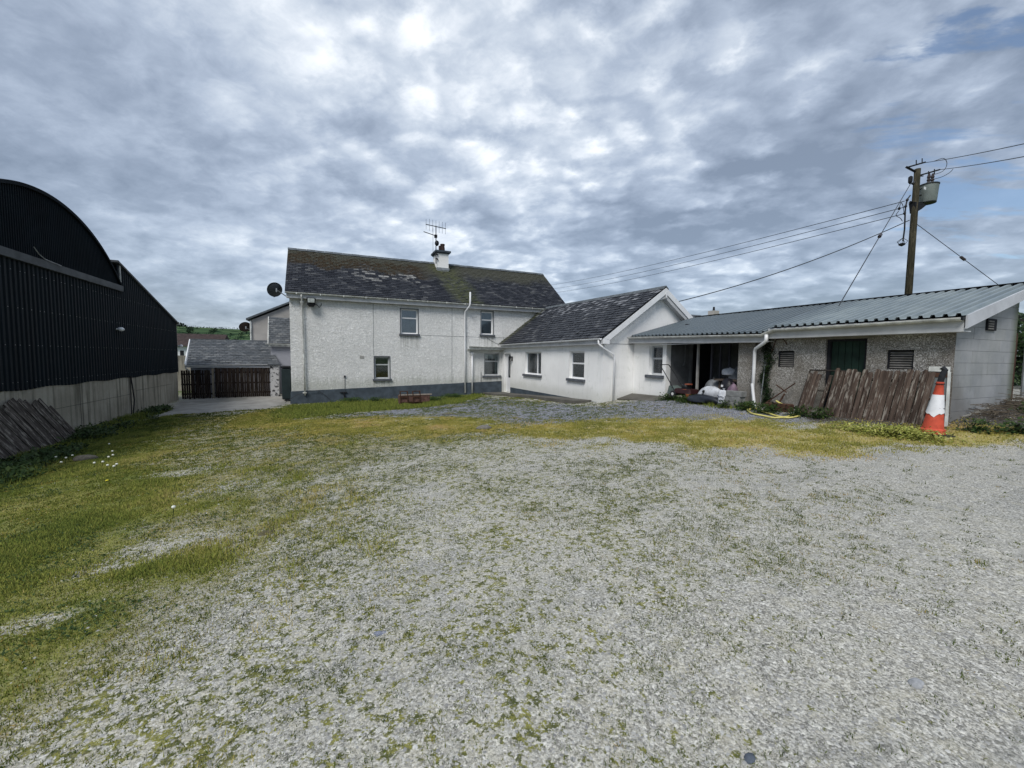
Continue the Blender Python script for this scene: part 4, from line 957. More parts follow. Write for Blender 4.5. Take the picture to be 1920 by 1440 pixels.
downpipe('downpipe', [(9.9, 6.92, 2.22), (9.9, 6.92, 2.08), (9.92, 6.98, 2.02), (10.08, 7.32, 1.88), (10.11, 7.36, 1.8), (10.11, 7.36, 1.4), (10.11, 7.36, .42)], M_upvc, shed, .042)
# light coloured upright in the opening and the door jamb behind
mb = MB(); mb.box(10.48, 9.50, .2, 10.54, 9.56, 2.2); part('upright_post', mb, simple('pale timber post', (.34, .33, .31), .8, .2, 6), shed)
mb = MB(); mb.tube([(11.05, 10.56, 1.4), (11.05, 10.56, 2.25)], .025, 6); mb.box(11.0, 10.52, 1.36, 11.1, 10.6, 1.44); mb.box(11.28, 10.50, .3, 11.34, 10.6, 2.3); part('conduit', mb, M_inner, shed)
mb = MB()
for x, y in ((10.9, 9.35), (11.1, 9.2), (11.25, 9.0)): mb.box(x, y, .3, x+.05, y+.05, 2.3)
part('timber_stud', mb, simple('dim stud', (.07, .07, .085), .9, .2, 4), shed)
mb = MB()
for i in range(90):    # pale flecks where render has fallen off the pillar
    y, z = random.uniform(7.44, 7.88), random.choice([random.uniform(1.75, 2.05), random.uniform(.9, 1.6)]); s = random.uniform(.004, .014)
    mb.box(10.195, y, z, 10.2005, y+s, z+s*random.uniform(.6, 1.6))
part('render_fleck', mb, simple('pale fleck', (.5, .48, .44), .9, .2, 9), shed, kind='stuff')

# ivy on the shed wall beside the downpipe
def ivyp():
    z = random.uniform(.45, 2.12); return (10.23-abs(random.gauss(0, .035)), 7.09+random.gauss(0, .075)*(1.2 if z > 1.5 else .8)+.05*math.sin(z*7), z)
iv = thing('ivy', (10.2, 7.1, .4), 'dark ivy climbing the shed wall behind the white downpipe', 'plant')
mb, A = leaf_cloud(2600, ivyp, .035, .8); part('foliage', mb, M_ivy, iv, kind='stuff', attr=A)
q = MB(); q.tube([(10.23, 7.05, .3), (10.23, 7.12, 1.0), (10.23, 7.05, 1.6), (10.235, 6.9, 2.1), (10.235, 6.72, 2.12), (10.235, 6.62, 1.98)], .012, 6); part('stem', q, M_rust2, iv)

# ================================================================== BARN
BX = -6.96
barn = thing('barn', (-6.96, 18, -.75), 'big black steel barn with rounded roof and side lean-to on a concrete base wall', 'barn')
mb = MB(); mb.box(BX-.25, 5.0, -1.4, BX, 25.42, .70)
# a few cast joints
part('concrete_wall', mb, M_conc, barn)
mb = MB()
for y, z0, z1 in ((16.65, -.9, .69), (20.6, -.9, .69)): mb.box(BX-.01, y, z0, BX+.004, y+.012, z1)
for (ya, yb, z) in ((15.0, 20.2, .02), (20.6, 24.6, .12)): mb.box(BX-.01, ya, z, BX+.005, yb, z+.01)
part('cast_joint', mb, simple('joint dark', (.07, .068, .06), .95, .2, 4), barn)
def clad(y0, y1, zb, zt, x0, pitch, h, out=1):
    mb = MB(); prof = []; y = y0
    while y < y1:
        for dy, dn in ((0, 0), (.36, 0), (.46, h), (.86, h), (.96, 0)):
            yy = y+dy*pitch
            if yy <= y1: prof.append((yy, dn))
        y += pitch
    for yy, dn in prof:
        mb.v.append((x0+dn, yy, zb(yy))); mb.v.append((x0+dn, yy, zt(yy)))
    for i in range(len(prof)-1): mb.f.append((2*i, 2*i+2, 2*i+3, 2*i+1))
    return mb
def linz(y): return 4.84-(y-19.35)*(4.84-3.09)/(25.45-19.35)
zb_ = lambda y: .66+.02*math.sin(y*3)
yb = 7.0
while yb < 25.4:
    y1 = min(yb+1.02, 25.45 if yb > 24 else yb+1.02)
    part('cladding_sheet', clad(yb, min(y1+.01, 25.45), zb_, (lambda y: linz(max(y, 19.4)) if y > 19.42 else 3.80), BX+.0 if yb < 19.4 else BX+.0, .17, .035), M_barn, barn)
    yb += 1.02
mb = MB()
for i in range(108):
    y = 7.11+i*.17
    for z in (.85, 1.75, 2.65, 3.55):
        if z < (linz(y)-.1 if y > 19.5 else 3.7) and (i*7+int(z*9)) % 5 < 3: mb.box(BX+.035, y-.008, z-.008, BX+.041, y+.008, z+.008)
part('fixing', mb, M_steel, barn, kind='stuff')
mb = MB(); mb.box(BX-.22, 7.0, .66, BX-.02, 25.4, 2.9); part('inner_lining', mb, M_dark, barn)
mb = MB(); mb.box(BX+.0, 11.0, 3.80, BX+.11, 19.62, 4.0); part('steel_beam', mb, M_beam, barn)
# arch
AC, AR, AZ = 15.45, 4.2, 5.83-5.62
def archz(y, r=5.62): return AZ+math.sqrt(max(r*r-(y-AC)**2, 0))
ya0, ya1 = AC-4.2, AC+4.2
mb = clad(ya0, ya1, lambda y: 3.98, lambda y: max(archz(y)-.05, 3.98), BX+.02, .085, .018); part('gable_sheet', mb, M_barnarch, barn)
mb = MB(); ysA = np.linspace(AC-4.25, AC+4.25, 60); k = 0
for y in ysA:
    z = archz(y); mb.v += [(BX+.10, y, z), (BX-12, y, z), (BX+.10, y, z-.09), (BX+.04, y, z-.09)]
for i in range(59):
    a = 4*i; mb.f += [(a, a+4, a+5, a+1), (a, a+2, a+6, a+4), (a+2, a+3, a+7, a+6)]
part('arched_roof', mb, M_barnarch, barn, smooth=False)
for s in (1, -1):
    mb = MB(); yr, ye = (19.35, 25.55) if s == 1 else (11.55, 5.3)
    mb.hexa([(BX-12, yr, 4.80), (BX+.10, yr, 4.80), (BX+.10, ye, 3.03), (BX-12, ye, 3.03), (BX-12, yr, 4.87), (BX+.10, yr, 4.87), (BX+.10, ye, 3.10), (BX-12, ye, 3.10)]); part('lean_to_roof', mb, M_beam, barn)
mb = MB(); mb.box(BX-12, 25.40, -1.2, BX-.01, 25.44, 3.0); mb.box(BX-12, 5.3, -1.2, BX-.01, 5.34, 3.0); mb.box(BX-12, 5.3, -1.2, BX-11.9, 25.4, 3.0); part('rear_cladding', mb, M_barn, barn)
mb = MB(); mb.box(BX+.0, 25.45, .66, BX+.03, 25.47, 3.0); mb.box(BX-.3, 25.56, 3.0, BX+.13, 25.64, 3.1); mb.box(BX+.0, 19.60, 4.0, BX+.05, 19.64, 4.8); part('corner_trim', mb, M_upvc2, barn)
q = MB(); q.tube([(BX+.06, 20.0, .72), (BX+.07, 20.06, .4), (BX+.10, 20.10, -.2), (BX+.06, 20.02, -.9)], .022, 6); q.tube([(BX+.05, 20.0, .70), (BX+.05, 19.95, -.8)], .014, 6); part('cable', q, M_black, barn)
q = MB(); q.tube([(BX+.1, 14.7, 4.25), (BX+.12, 14.85, 4.1), (BX+.12, 15.1, 4.02), (BX+.12, 15.8, 3.99)], .012, 5); part('cable', q, M_steel, barn)
for i, (y, z, xo, lab) in enumerate(((19.1, 2.42, .0, 'small white lamp on the middle of the black barn side'), (25.5, 1.95, -.02, 'small white lamp at the far corner of the black barn'))):
    q = MB(); t = thing('wall_lamp', (BX+.05, y, z), lab, 'lamp', 'white lamps on the barn')
    q.tube([(BX+.04, y, z), (BX+.16, y+.02, z)], .035, 8); part('bracket', q, M_upvc2, t)
    q = MB(); q.lathe([(.06, 0), (.075, .12), (.04, .24), (.005, .28)], (0, 0, 0), 12, 'Y'); q.v = [(x+BX+.16, yy*1.15+y-.08, zz+z) for x, yy, zz in q.v]; part('lamp_shade', q, M_upvc, t, smooth=True)

# leaning panel of boards by the barn wall (left edge of the photo)
pn = thing('leaning_board_panel', (-6.6, 14, -.8), 'old grey board panel leaning on the concrete wall at the far left', 'fence panel')
bases = []
q0 = Vector((-6.28, 15.32, -.86)); 
for i in range(26):
    y = 15.25-i*.165; L = 1.38+.05*math.sin(i*1.3)+(.12 if 3 < i < 9 else 0)-(.22 if i < 1 else 0)
    w_ = .145; tilt = -.50     # boards lean along the wall as well as back on it
    up_ = Vector((-.36, tilt, 1)).normalized(); b0 = Vector((-6.42+.012*(i % 2), y, float(gz(-6.42, y))-.08))
    board_obj(pn, b0, (0, 1, 0), up_, w_*random.uniform(.86, .98), .022, L, M_board2)
q = MB()
for f in (.25, .8):
    a = Vector((-6.42, 15.3, -.85))+Vector((-.36, -.50, 1)).normalized()*1.35*f+Vector((-.05, 0, 0)); c = a+Vector((0, -4.1, -.05)); q.tube([a, c], .035, 4)
part('rail', q, M_board2, pn)

# ================================================================== BACK LEFT: gates, outbuilding, annex
GY = 25.65
def slat_gate(x0, x1, z0, top, label):
    t = thing('slatted_gate', ((x0+x1)/2, GY, z0), label, 'gate', 'dark slatted gates across the lane')
    n = int((x1-x0)/.092); mesh = None
    for i in range(n):
        x = x0+.03+i*(x1-x0-.06)/n; L = top-z0+random.uniform(-.02, .03)
        q = MB(); q.box(-.041, -.01, 0, .041, .01, 1.)
        if mesh is None: mesh = mesh_of('slat', q, M_gateb)
        piece('slat', mesh, t, (x+.034, GY, z0+.04+random.uniform(-.02, .02)), (0, random.uniform(-.012, .012), 0), (1, 1, L))
    for f in (.16, .5, .86):
        q = MB(); z = z0+(top-z0)*f; q.box(x0, GY+.015, z, x1, GY+.055, z+.08); part('rail', q, M_gateb, t)
slat_gate(-6.90, -5.62, -.74, .70, 'narrow dark slatted gate leaf next to the barn corner')
slat_gate(-5.50, -2.98, -.72, .80, 'wide dark slatted gate below the slate roofed outbuilding')
q = MB(); q.box(-5.60, 25.6, -.9, -5.52, 25.7, .82); solo('gate_post', q, simple('pale gate post', (.20, .18, .14), .9, .3, 5), (-5.56, 25.65, -.8), 'pale timber post between the two slatted gates', 'post')
q = MB(); q.box(-2.97, 25.5, -.9, -2.58, 25.95, 1.0); pl = thing('gate_pillar', (-2.78, 25.7, -.7), 'whitewashed stone gate pillar with dark patches at the lane', 'pillar'); part('shaft', q, M_wash, pl)
q = MB(); q.box(-3.08, 25.42, 1.002, -2.48, 26.02, 1.06); part('cap', q, M_slateF, pl)
ob = thing('outbuilding', (-4.8, 26.3, -.7), 'low outbuilding with pale grey slate roof behind the slatted gates', 'outbuilding')
mb = MB(); mb.box(-6.7, 26.5, -1, -2.9, 31, .95); mb.prism([(-6.7, 26.5, .952), (-6.95, 29, 2.25), (-6.95, 31.3, .952)], (3.7, 0, 0)); part('wall', mb, M_annex, ob)
P_ = bil([(-6.80, 26.25, .99), (-2.62, 26.25, 1.05), (-7.28, 29, 2.34), (-3.40, 29, 2.42)])
mb, A = slates(P_, 15, .26, 4.2, .014, .01, 9, .01); part('slates', mb, M_slateF, ob, kind='stuff', attr=A)
mb = MB(); mb.hexa([(-6.8, 26.26, .94), (-2.62, 26.26, 1.0), (-3.40, 29, 2.37), (-7.28, 29, 2.29), (-6.8, 26.26, .97), (-2.62, 26.26, 1.03), (-3.40, 29, 2.40), (-7.28, 29, 2.32)]); mb.box(-7.28, 28.95, 2.32, -3.40, 29.1, 2.42); part('roof_deck', mb, M_ridge, ob)
mb = MB(); mb.gutter((-6.85, 26.18, .99), (-3.0, 26.18, 1.04), .06); mb.box(-6.8, 26.22, .86, -2.9, 26.25, .97); mb.tube([(-6.83, 26.18, .95), (-6.83, 26.25, .8), (-6.75, 26.45, .7), (-6.75, 26.45, -.2)], .035, 8); mb.prism([(-6.82, 26.2, .97), (-7.30, 29, 2.32), (-7.34, 29, 2.40), (-6.88, 26.2, 1.05)], (.04, 0, 0)); part('gutter', mb, M_upvc, ob)
# rear wing, seen past the house corner
rw = thing('rear_wing', (-3.4, 31, -.6), 'cream rendered rear wing with single pitch dark roof behind the farmhouse', 'house')
mb = MB(); mb.prism([(-4.58, 31, -1), (-.5, 31, -1), (-.5, 31, 5.75), (-4.58, 31, 3.75)], (0, 6, 0)); part('wall', mb, M_pinkw, rw)
mb = MB(); mb.prism([(-4.85, 30.8, 3.72), (-.5, 30.8, 5.87), (-.5, 30.8, 5.97), (-4.85, 30.8, 3.84)], (0, 6.4, 0)); part('roof', mb, M_ridge, rw)
mb = MB(); mb.tube([(-4.62, 30.93, 3.7), (-4.62, 30.93, 1.)], .045, 8); part('downpipe', mb, M_upvc2, rw)
dish('satellite_dish', (-4.92, 31.1, 3.28), .36, (-.35, .6, .3), 'rusty brown satellite dish on the cream rear wing', simple('brown dish', (.055, .038, .03), .8, .4, 4), (-4.6, 31.3, 3.1))
an = thing('annex', (-2.6, 27.5, -.7), 'lilac grey rendered annex with steep slate roof at the farmhouse side', 'annex')
mb = MB(); mb.box(-3.12, 27.2, -1, -1.75, 30.5, 2.1); part('wall', mb, M_annex, an)
P_ = bil([(-3.22, 27.0, 2.20), (-1.8, 27.0, 2.20), (-3.35, 28.6, 3.80), (-1.8, 28.6, 3.80)])
mb, A = slates(P_, 13, .25, 1.42, .014, .008, 12); part('slates', mb, M_slateF, an, kind='stuff', attr=A)
mb = MB(); mb.hexa([(-3.22, 27.02, 2.14), (-1.8, 27.02, 2.14), (-1.8, 28.6, 3.74), (-3.35, 28.6, 3.74), (-3.22, 27.02, 2.18), (-1.8, 27.02, 2.18), (-1.8, 28.6, 3.78), (-3.35, 28.6, 3.78)]); part('roof_deck', mb, M_ridge, an)
mb = MB(); mb.gutter((-3.35, 26.95, 2.19), (-1.8, 26.95, 2.19), .06); mb.box(-3.2, 27.0, 2.03, -1.8, 27.03, 2.16); mb.prism([(-3.24, 26.98, 2.12), (-3.37, 28.6, 3.74), (-3.37, 28.6, 3.84), (-3.24, 26.98, 2.24)], (.04, 0, 0)); part('gutter', mb, M_upvc2, an)
# oil tank
bn_ = thing('oil_tank', (-2.0, 23.2, -.66), 'dark green plastic tank standing beside the farmhouse left corner', 'tank')
q = MB(); q.box(-2.20, 22.9, -.62, -1.78, 23.9, .92); bevel(part('body', q, simple('dark green plastic', (.018, .03, .032), .5, .2, 3), bn_), .06, 3)
q = MB(); q.box(-2.24, 22.86, .93, -1.78, 23.94, 1.02); q.box(-2.05, 22.8, -.68, -1.8, 24, -.62); bevel(part('lid', q, M_black, bn_), .02)
# far bungalow and wall beyond the outbuilding
fb = thing('far_bungalow', (-16, 60, -1), 'distant white bungalow with dark brown roof beyond the barn corner', 'house')
q = MB(); q.box(-19.5, 60, -1.4, -12.5, 66, 2.45); part('wall', q, M_upvc, fb)
q = MB(); q.prism([(-20, 59.6, 2.4), (-20, 63, 4.0), (-20, 66.4, 2.4)], (8, 0, 0)); part('roof', q, M_redhouse, fb)
q = MB(); q.box(-16.1, 59.95, 1.3, -15.75, 60, 1.9); q.box(-15.5, 59.95, .6, -14.8, 60, 1.3); part('window', q, M_dark, fb)
q = MB(); q.box(-9.8, 31.5, -1.2, -7.0, 31.8, 1.45); solo('back_wall', q, M_conc, (-8.4, 31.6, -.8), 'brown grey boundary wall behind the slatted gates', 'wall')
# far house on the right
fr2 = thing('far_house', (37, 32, 2), 'distant house with grey roof and one small chimney above the shed roof', 'house')
A0, A1, A2 = on(1, 32, 1240, 592), on(1, 32, 1372, 597), on(1, 32, 1300, 600)
q = MB(); q.box(A0[0], 32, 0, A1[0], 38, 5.0); part('wall', q, M_pinkw, fr2)
q = MB(); zr = on(1, 34, 1330, 591)[2]; q.prism([(A0[0]-3, 31.5, 5.0), (A0[0]-3, 34.5, zr), (A0[0]-3, 38.5, 5.0)], (A1[0]-A0[0]+1.2, 0, 0)); part('roof', q, M_slateF, fr2)
c_ = on(1, 34.2, 1338, 590); q = MB(); q.box(c_[0]-.45, 33.8, c_[2]-.8, c_[0]+.4, 34.6, c_[2]+.42); ch = part('chimney', q, M_pinkw, fr2)
q = MB(); q.lathe([(.13, 0), (.1, .45)], (c_[0], 34.2, c_[2]+.422), 8); part('chimney_pot', q, M_dark, ch)

# hedges and trees
def hedge(name, x0, x1, y, z0, h, n, label, cat='hedge', size=.14, mt=None, thick=.5):
    def fp():
        x = random.uniform(x0, x1); a = random.uniform(0, PI); hh = h*(.75+.25*vnoise(x, 0., 1.3/h*2, 5)); rr = random.uniform(.6, 1)
        return (x, y+math.cos(a)*thick*rr, z0+hh*(.1+.9*math.sin(a)*rr))
    mb, A = leaf_cloud(n, fp, size); t = thing(name, ((x0+x1)/2, y, z0), label, cat); part('foliage', mb, mt or M_hedge, t, kind='stuff', attr=A)
    for k in range(5): xx = x0+(x1-x0)*(k+.5)/5; q = MB(); q.tube([(xx, y, z0-.3), (xx+.1, y, z0+h*.7)], .05, 5); part('stem', q, M_rust2, t)
hedge('hedge', 16.3, 24, 4.9, .7, 2.35, 9000, 'green hedge behind the metal gate at the right edge', size=.13)
def far_trees():
    k = 0
    for (px, py, hh) in ((338, 609, 9.5), (331, 610, 11)):
        p = on(1, 960, px, py); 
        def fp():
            a, e = random.uniform(0, 6.28), math.asin(random.uniform(-.5, 1)); r = random.uniform(.7, 1)
            return (p[0]+math.cos(a)*math.cos(e)*9*r, p[1]+math.sin(a)*math.cos(e)*9*r, p[2]-hh*.4+math.sin(e)*hh*r*.8)
        mb, A = leaf_cloud(500, fp, 2.4); t = thing('far_tree', (p[0], p[1], p[2]-hh), ['dark rounded tree on the hilltop, right one of the pair', 'dark rounded tree on the hilltop, left one of the pair'][k], 'tree', 'trees on the far hilltop'); k += 1
        part('crown', mb, M_hedgefar, t, kind='stuff', attr=A); q = MB(); q.tube([(p[0], p[1], p[2]-hh-3), (p[0], p[1], p[2]-2)], .6, 5); part('trunk', q, M_rust2, t)
far_trees()
# hedgerows on the slope
V = []
def hr():
    r = random.choice(rows_); t = random.random(); x = r[0]+(r[2]-r[0])*t; y = r[1]+(r[3]-r[1])*t
    return (x+random.gauss(0, 2), y+random.gauss(0, 2), hillz(x, y)+random.uniform(0, 3.))
def hillz(x, y):
    x = np.asarray(float(x)); y = np.asarray(float(y)); return float(-2+sstep(y, 400, 980)*(53+9*(fbm(x, y, .004, 31)-.5)-.018*(x+240))-sstep(y, 1000, 1500)*20)
rows_ = [(-330, y, 60, y+random.uniform(-50, 50)) for y in (430, 480, 530, 580, 640, 700, 760, 830, 900, 970, 985)]+[(x, 430+random.uniform(0, 300), x-40, 700+random.uniform(0, 250)) for x in (-260, -215, -180, -140, -100, -50)]
mb, A = leaf_cloud(5200, hr, 2.2); o = part('hedgerow', mb, M_hedgefar, None, kind='stuff', attr=A)
tag(o, 'dark hedgerows between the green fields on the far hill', 'hedgerow')
# ================================================================== UTILITY POLE
PX, PY = 21.2, 9.0
zb = float(gz(PX, PY))
pole = thing('utility_pole', (PX, PY, zb), 'tall timber electricity pole with grey transformer behind the shed roof', 'utility pole')
q = MB(); q.tube([(PX, PY, zb-.3), (PX, PY, 5.5), (PX, PY, 9.12)], .130, 12, r1=.100); part('pole_shaft', q, M_pole, pole, smooth=True)
def K(px, py, fwd=0.):      # point on the upright plane through the pole that faces the yard
    h = np.array([fw[0], fw[1], 0]); h /= np.linalg.norm(h); d = (px-960)/776*rt2-(py-720)/776*up2+fw
    t = ((np.array([PX, PY, 0])-EYE)@h+fwd)/(d@h); return Vector(EYE+d*t)
def bar(q, a, c, r=.03, n=6): q.tube([K(*a), K(*c)], r, n)
q = MB(); bar(q, (1699, 313), (1722, 325), .05, 4); bar(q, (1700, 314), (1735, 304), .03); bar(q, (1718, 310), (1718, 300), .018); bar(q, (1729, 306), (1729, 297), .018); part('crossarm', q, M_black, pole)
q = MB(); bar(q, (1727, 328), (1762, 318), .03); bar(q, (1716, 331), (1731, 330), .02); part('crossarm', q, M_black, pole)
T = K(1740.5, 362); tcx, tcy = T.x, T.y; za, zc = K(1740, 380).z, K(1740, 346).z
q = MB(); q.lathe([(.25, za), (.262, za+.03), (.30, zc-.06), (.30, zc), (.21, zc+.03)], (tcx, tcy, 0), 20); tf = part('transformer', q, M_tfmr, pole, smooth=True)
md = tf.modifiers.new('es', 'EDGE_SPLIT'); md.split_angle = R(35)
q = MB(); q.lathe([(.315, zc-.05), (.315, zc-.01)], (tcx, tcy, 0), 20); part('tank_rim', q, M_black, tf)
q = MB(); q.lathe([(.255, za-.03), (.258, za)], (tcx, tcy, 0), 20); part('tank_foot', q, M_black, tf)
for px in (1741, 1748):
    c = K(px, 340); q = MB(); q.lathe([(.04, c.z-.1), (.07, c.z-.05), (.04, c.z), (.065, c.z+.05), (.04, c.z+.10), (.06, c.z+.16), (.03, c.z+.3)], (c.x, c.y, 0), 10); part('bushing', q, M_porc, tf)
q = MB(); bar(q, (1741, 330), (1741, 321), .018); bar(q, (1752, 327), (1752, 317), .018); bar(q, (1722, 356), (1732, 352), .03); bar(q, (1722, 367), (1732, 364), .03); q.prism([K(1716, 378, -.1), K(1739, 383, -.1), K(1728, 392, -.1), K(1718, 398, -.1)], (0, .2, 0)); bar(q, (1706, 379), (1728, 382), .05, 4); part('transformer_bracket', q, M_black, pole)
q = MB(); c = K(1734, 353, -.31); q.box(c.x-.07, c.y-.012, c.z-.05, c.x+.07, c.y, c.z+.05); part('plate', q, M_upvc, tf)
q = MB(); c = K(1707, 337); q.lathe([(.03, c.z-.16), (.07, c.z-.08), (.07, c.z+.10), (.03, c.z+.14)], (c.x, c.y, 0), 10); bar(q, (1711, 345), (1718, 338), .05); part('fuse_holder', q, M_black, pole)
q = MB(); q.tube([K(1707, 366), K(1701, 374), K(1698, 388), K(1697, 402)], .024, 6); q.tube([K(1697, 402), K(1696, 430), K(1693, 452)], .028, 6)
for p in ((1696, 400), (1698, 387), (1701, 375), (1686, 391)):
    c = K(*p); q.lathe([(.02, c.z-.06), (.055, c.z), (.02, c.z+.06)], (c.x, c.y, 0), 8)
q.tube(smoothc([K(1686, 392), K(1689, 380), K(1693, 386), K(1695, 398)], 4), .011, 5); q.tube(smoothc([K(1685, 396), K(1680, 404), K(1688, 409), K(1692, 415)], 4), .012, 5); part('cable_fitting', q, M_black, pole)
q = MB(); c = K(1691, 458)
for k in range(5):
    a = 2*PI*k/5; q.tube([K(1693, 446), (c.x+.17*math.cos(a), c.y+.17*math.sin(a), c.z+.10), (c.x+.09*math.cos(a), c.y+.09*math.sin(a), c.z)], .010, 5)
q.lathe([(.02, c.z-.08), (.10, c.z-.03), (.11, c.z+.02), (.04, c.z+.05)], (c.x, c.y, 0), 10); part('hanging_coil', q, M_black, pole)
q = MB(); bar(q, (1706, 502), (1713, 501), .02); part('step_bolt', q, M_black, pole)

def wire(p0, p1, sag, label, r=.012, name='overhead_wire', n=22, group=None, ins=None):
    p0 = Vector(p0); p1 = Vector(p1); pts = []
    for i in range(n+1):
        t = i/n; q_ = p0.lerp(p1, t); q_.z -= sag*4*t*(1-t); pts.append(q_-p0)
    t = thing(name, tuple(p0), label, 'wire', group)
    mb = MB(); mb.tube([p+p0 for p in pts], r, 5); part('cable', mb, M_wire, t)
    if ins is not None:
        c = p0.lerp(p1, ins); d = (p1-p0).normalized(); q_ = MB(); q_.tube([c-d*.10, c+d*.10], .05, 8); part('insulator', q_, M_porc, t)
    return t
for i, (p0, pp, lab) in enumerate((((1696, 377), (1035, 528), 'topmost of the three thin wires from the pole to beyond the farmhouse roof'), ((1697, 388), (1047, 534), 'middle one of the three thin wires from the pole to beyond the farmhouse roof'), ((1698, 400), (1053, 541), 'lowest of the three thin wires from the pole to beyond the farmhouse roof'))):
    e = Vector(on(1, 48, *pp)); s0 = K(*p0); wire(s0, s0+(e-s0)*1.35, .55, lab, .014, group='low voltage wires')
wire(K(1705, 413), (12.1, 12.1, 3.75), .25, 'thicker service cable from the pole down to the extension gable', .017)
e = Vector(on(0, 16, 1920, 262)); s0 = K(1735, 305); wire(s0, s0+(e-s0)*2.0, .1, 'upper one of the two wires running from the pole off to the right', .011, group='high voltage wires')
e = Vector(on(0, 16, 1920, 286)); s0 = K(1762, 318); wire(s0, s0+(e-s0)*2.0, .1, 'lower one of the two wires running from the pole off to the right', .011, group='high voltage wires')
t = thing('jumper_wire', tuple(K(1766, 298)), 'looped jumper wire curving between the two arms at the pole top', 'wire')
q = MB(); q.tube(smoothc([K(1752, 302), K(1768, 297), K(1775, 303), K(1774, 313), K(1766, 322), K(1752, 327)]), .011, 5); q.tube(smoothc([K(1787, 317), K(1780, 324), K(1765, 332), K(1745, 337)]), .011, 5); part('cable', q, M_wire, t)
wire(K(1707, 345), Vector(on(1, 6, 1573, 573)), 0, 'slanting stay wire left of the pole with a black insulator', .012, 'stay_wire', 2, ins=.55)
wire(K(1716, 418), Vector(on(1, 7.2, 1889, 547)), 0, 'slanting stay wire right of the pole with a grey insulator', .012, 'stay_wire', 2, ins=.52)

# ================================================================== YARD OBJECTS
# leaning fence of flaking boards in front of the shed
def leaning_boards():
    t = thing('leaning_fence', (9.9, 4.9, .42), 'wide brown fence of flaking boards leaning against the shed front', 'fence')
    n = 16; bl = Vector((9.86, 5.52, float(gz(9.86, 5.52))-.05)); brr = Vector((9.86, 3.86, float(gz(9.86, 3.86))-.05)); upv = Vector((.20, -.075, 1)).normalized()
    for i in range(n):
        f = (i+.5)/n; b0 = bl.lerp(brr, f)+Vector((random.uniform(-.008, .008), 0, 0)); L = 1.06+random.uniform(-.05, .05)
        board_obj(t, b0, (0, -1, 0), upv+Vector((0, random.uniform(-.012, .012), 0)), (bl-brr).length/n*random.uniform(.80, .90), .022, L, M_board, random.uniform(.45, .8))
    for f in (.25, .8):
        q = MB(); a = bl+upv*L*f+Vector((.05, 0, 0)); c = brr+upv*L*f+Vector((.05, 0, 0)); q.tube([a, c], .03, 4); part('rail', q, M_board2, t)
    return upv
upv = leaning_boards()
t = thing('loose_fence_section', (9.85, 5.9, .4), 'narrow section of three pale-topped boards leaning left of the wide fence', 'fence')
for i, (y, L) in enumerate(((5.99, 1.0), (5.89, 1.05), (5.79, .98))):
    board_obj(t, Vector((9.80, y, float(gz(9.8, y))-.05)), (0, -1, 0), Vector((.22, -.09, 1)), .085, .02, L, M_board, .6)
q = MB(); b0 = Vector((9.8, 5.60, .36)); u2 = Vector((.25, -.12, 1)).normalized(); c = b0+u2*.95
q.hexa([tuple(b0+Vector(d)) for d in ((0, -.04, 0), (0, .04, 0), (.02, .04, 0), (.02, -.04, 0))]+[tuple(c+Vector(d)) for d in ((0, -.03, 0), (0, .03, 0), (.02, .03, 0), (.02, -.03, 0))])
solo('loose_board', q, M_board, tuple(b0), 'single pale board leaning in the gap of the brown fence', 'board')
# metal bed-like frame behind
q = MB(); a0_ = Vector((9.98, 6.14, .42)); u2 = Vector((.2, -.14, 1)).normalized()
P_0 = a0_; P_1 = a0_+u2*.98; P_2 = P_1+Vector((0, -.72, .0)); P_3 = P_0+Vector((0, -.72, 0))
M_bed = simple('brown black iron', (.035, .028, .024), .8, .3, 8); q.tube([P_0, P_1], .018, 6); q.tube([P_1, P_2], .018, 6); q.tube([P_3, P_2], .018, 6); q.tube([P_0.lerp(P_1, .52), P_3.lerp(P_2, .52)], .012, 6)
solo('bed_frame', q, M_bed, tuple(a0_), 'dark rusty bed frame leaning behind the narrow fence section', 'bed frame')
# rusty scrap bars
q = MB(); z = .44
q.tube([(9.98, 7.0, z), (10.12, 6.3, 1.05)], .014, 6); q.tube([(10.1, 6.74, .98), (10.05, 6.45, .82)], .014, 6); q.tube([(10.0, 6.62, z+.05), (10.06, 6.5, .78)], .022, 6); q.box(9.96, 6.4, .40, 10.16, 6.85, .47)
solo('scrap_iron', q, M_rust2, (10.05, 6.6, .42), 'tangle of rusty scrap bars against the shed wall under the first vent', 'scrap metal')
q = MB(); q.tube([(10.13, 7.16, .4), (10.2, 7.12, 1.55)], .012, 6); solo('thin_pole', q, M_steel, (10.13, 7.16, .4), 'thin grey rod standing upright beside the ivy', 'rod')
q = MB(); q.tube([(9.88, 7.12, .36), (9.96, 7.28, .98)], .036, 10); solo('pipe_offcut', q, M_upvc, (9.88, 7.12, .36), 'short white pipe offcut leaning on the shed downpipe', 'pipe')
q = MB(); q.box(9.80, 6.2, .36, 9.98, 6.8, .56); bevel(solo('timber_log', q, M_rust2, (9.9, 6.5, .4), 'dark sleeper log lying below the scrap bars', 'timber'), .02)
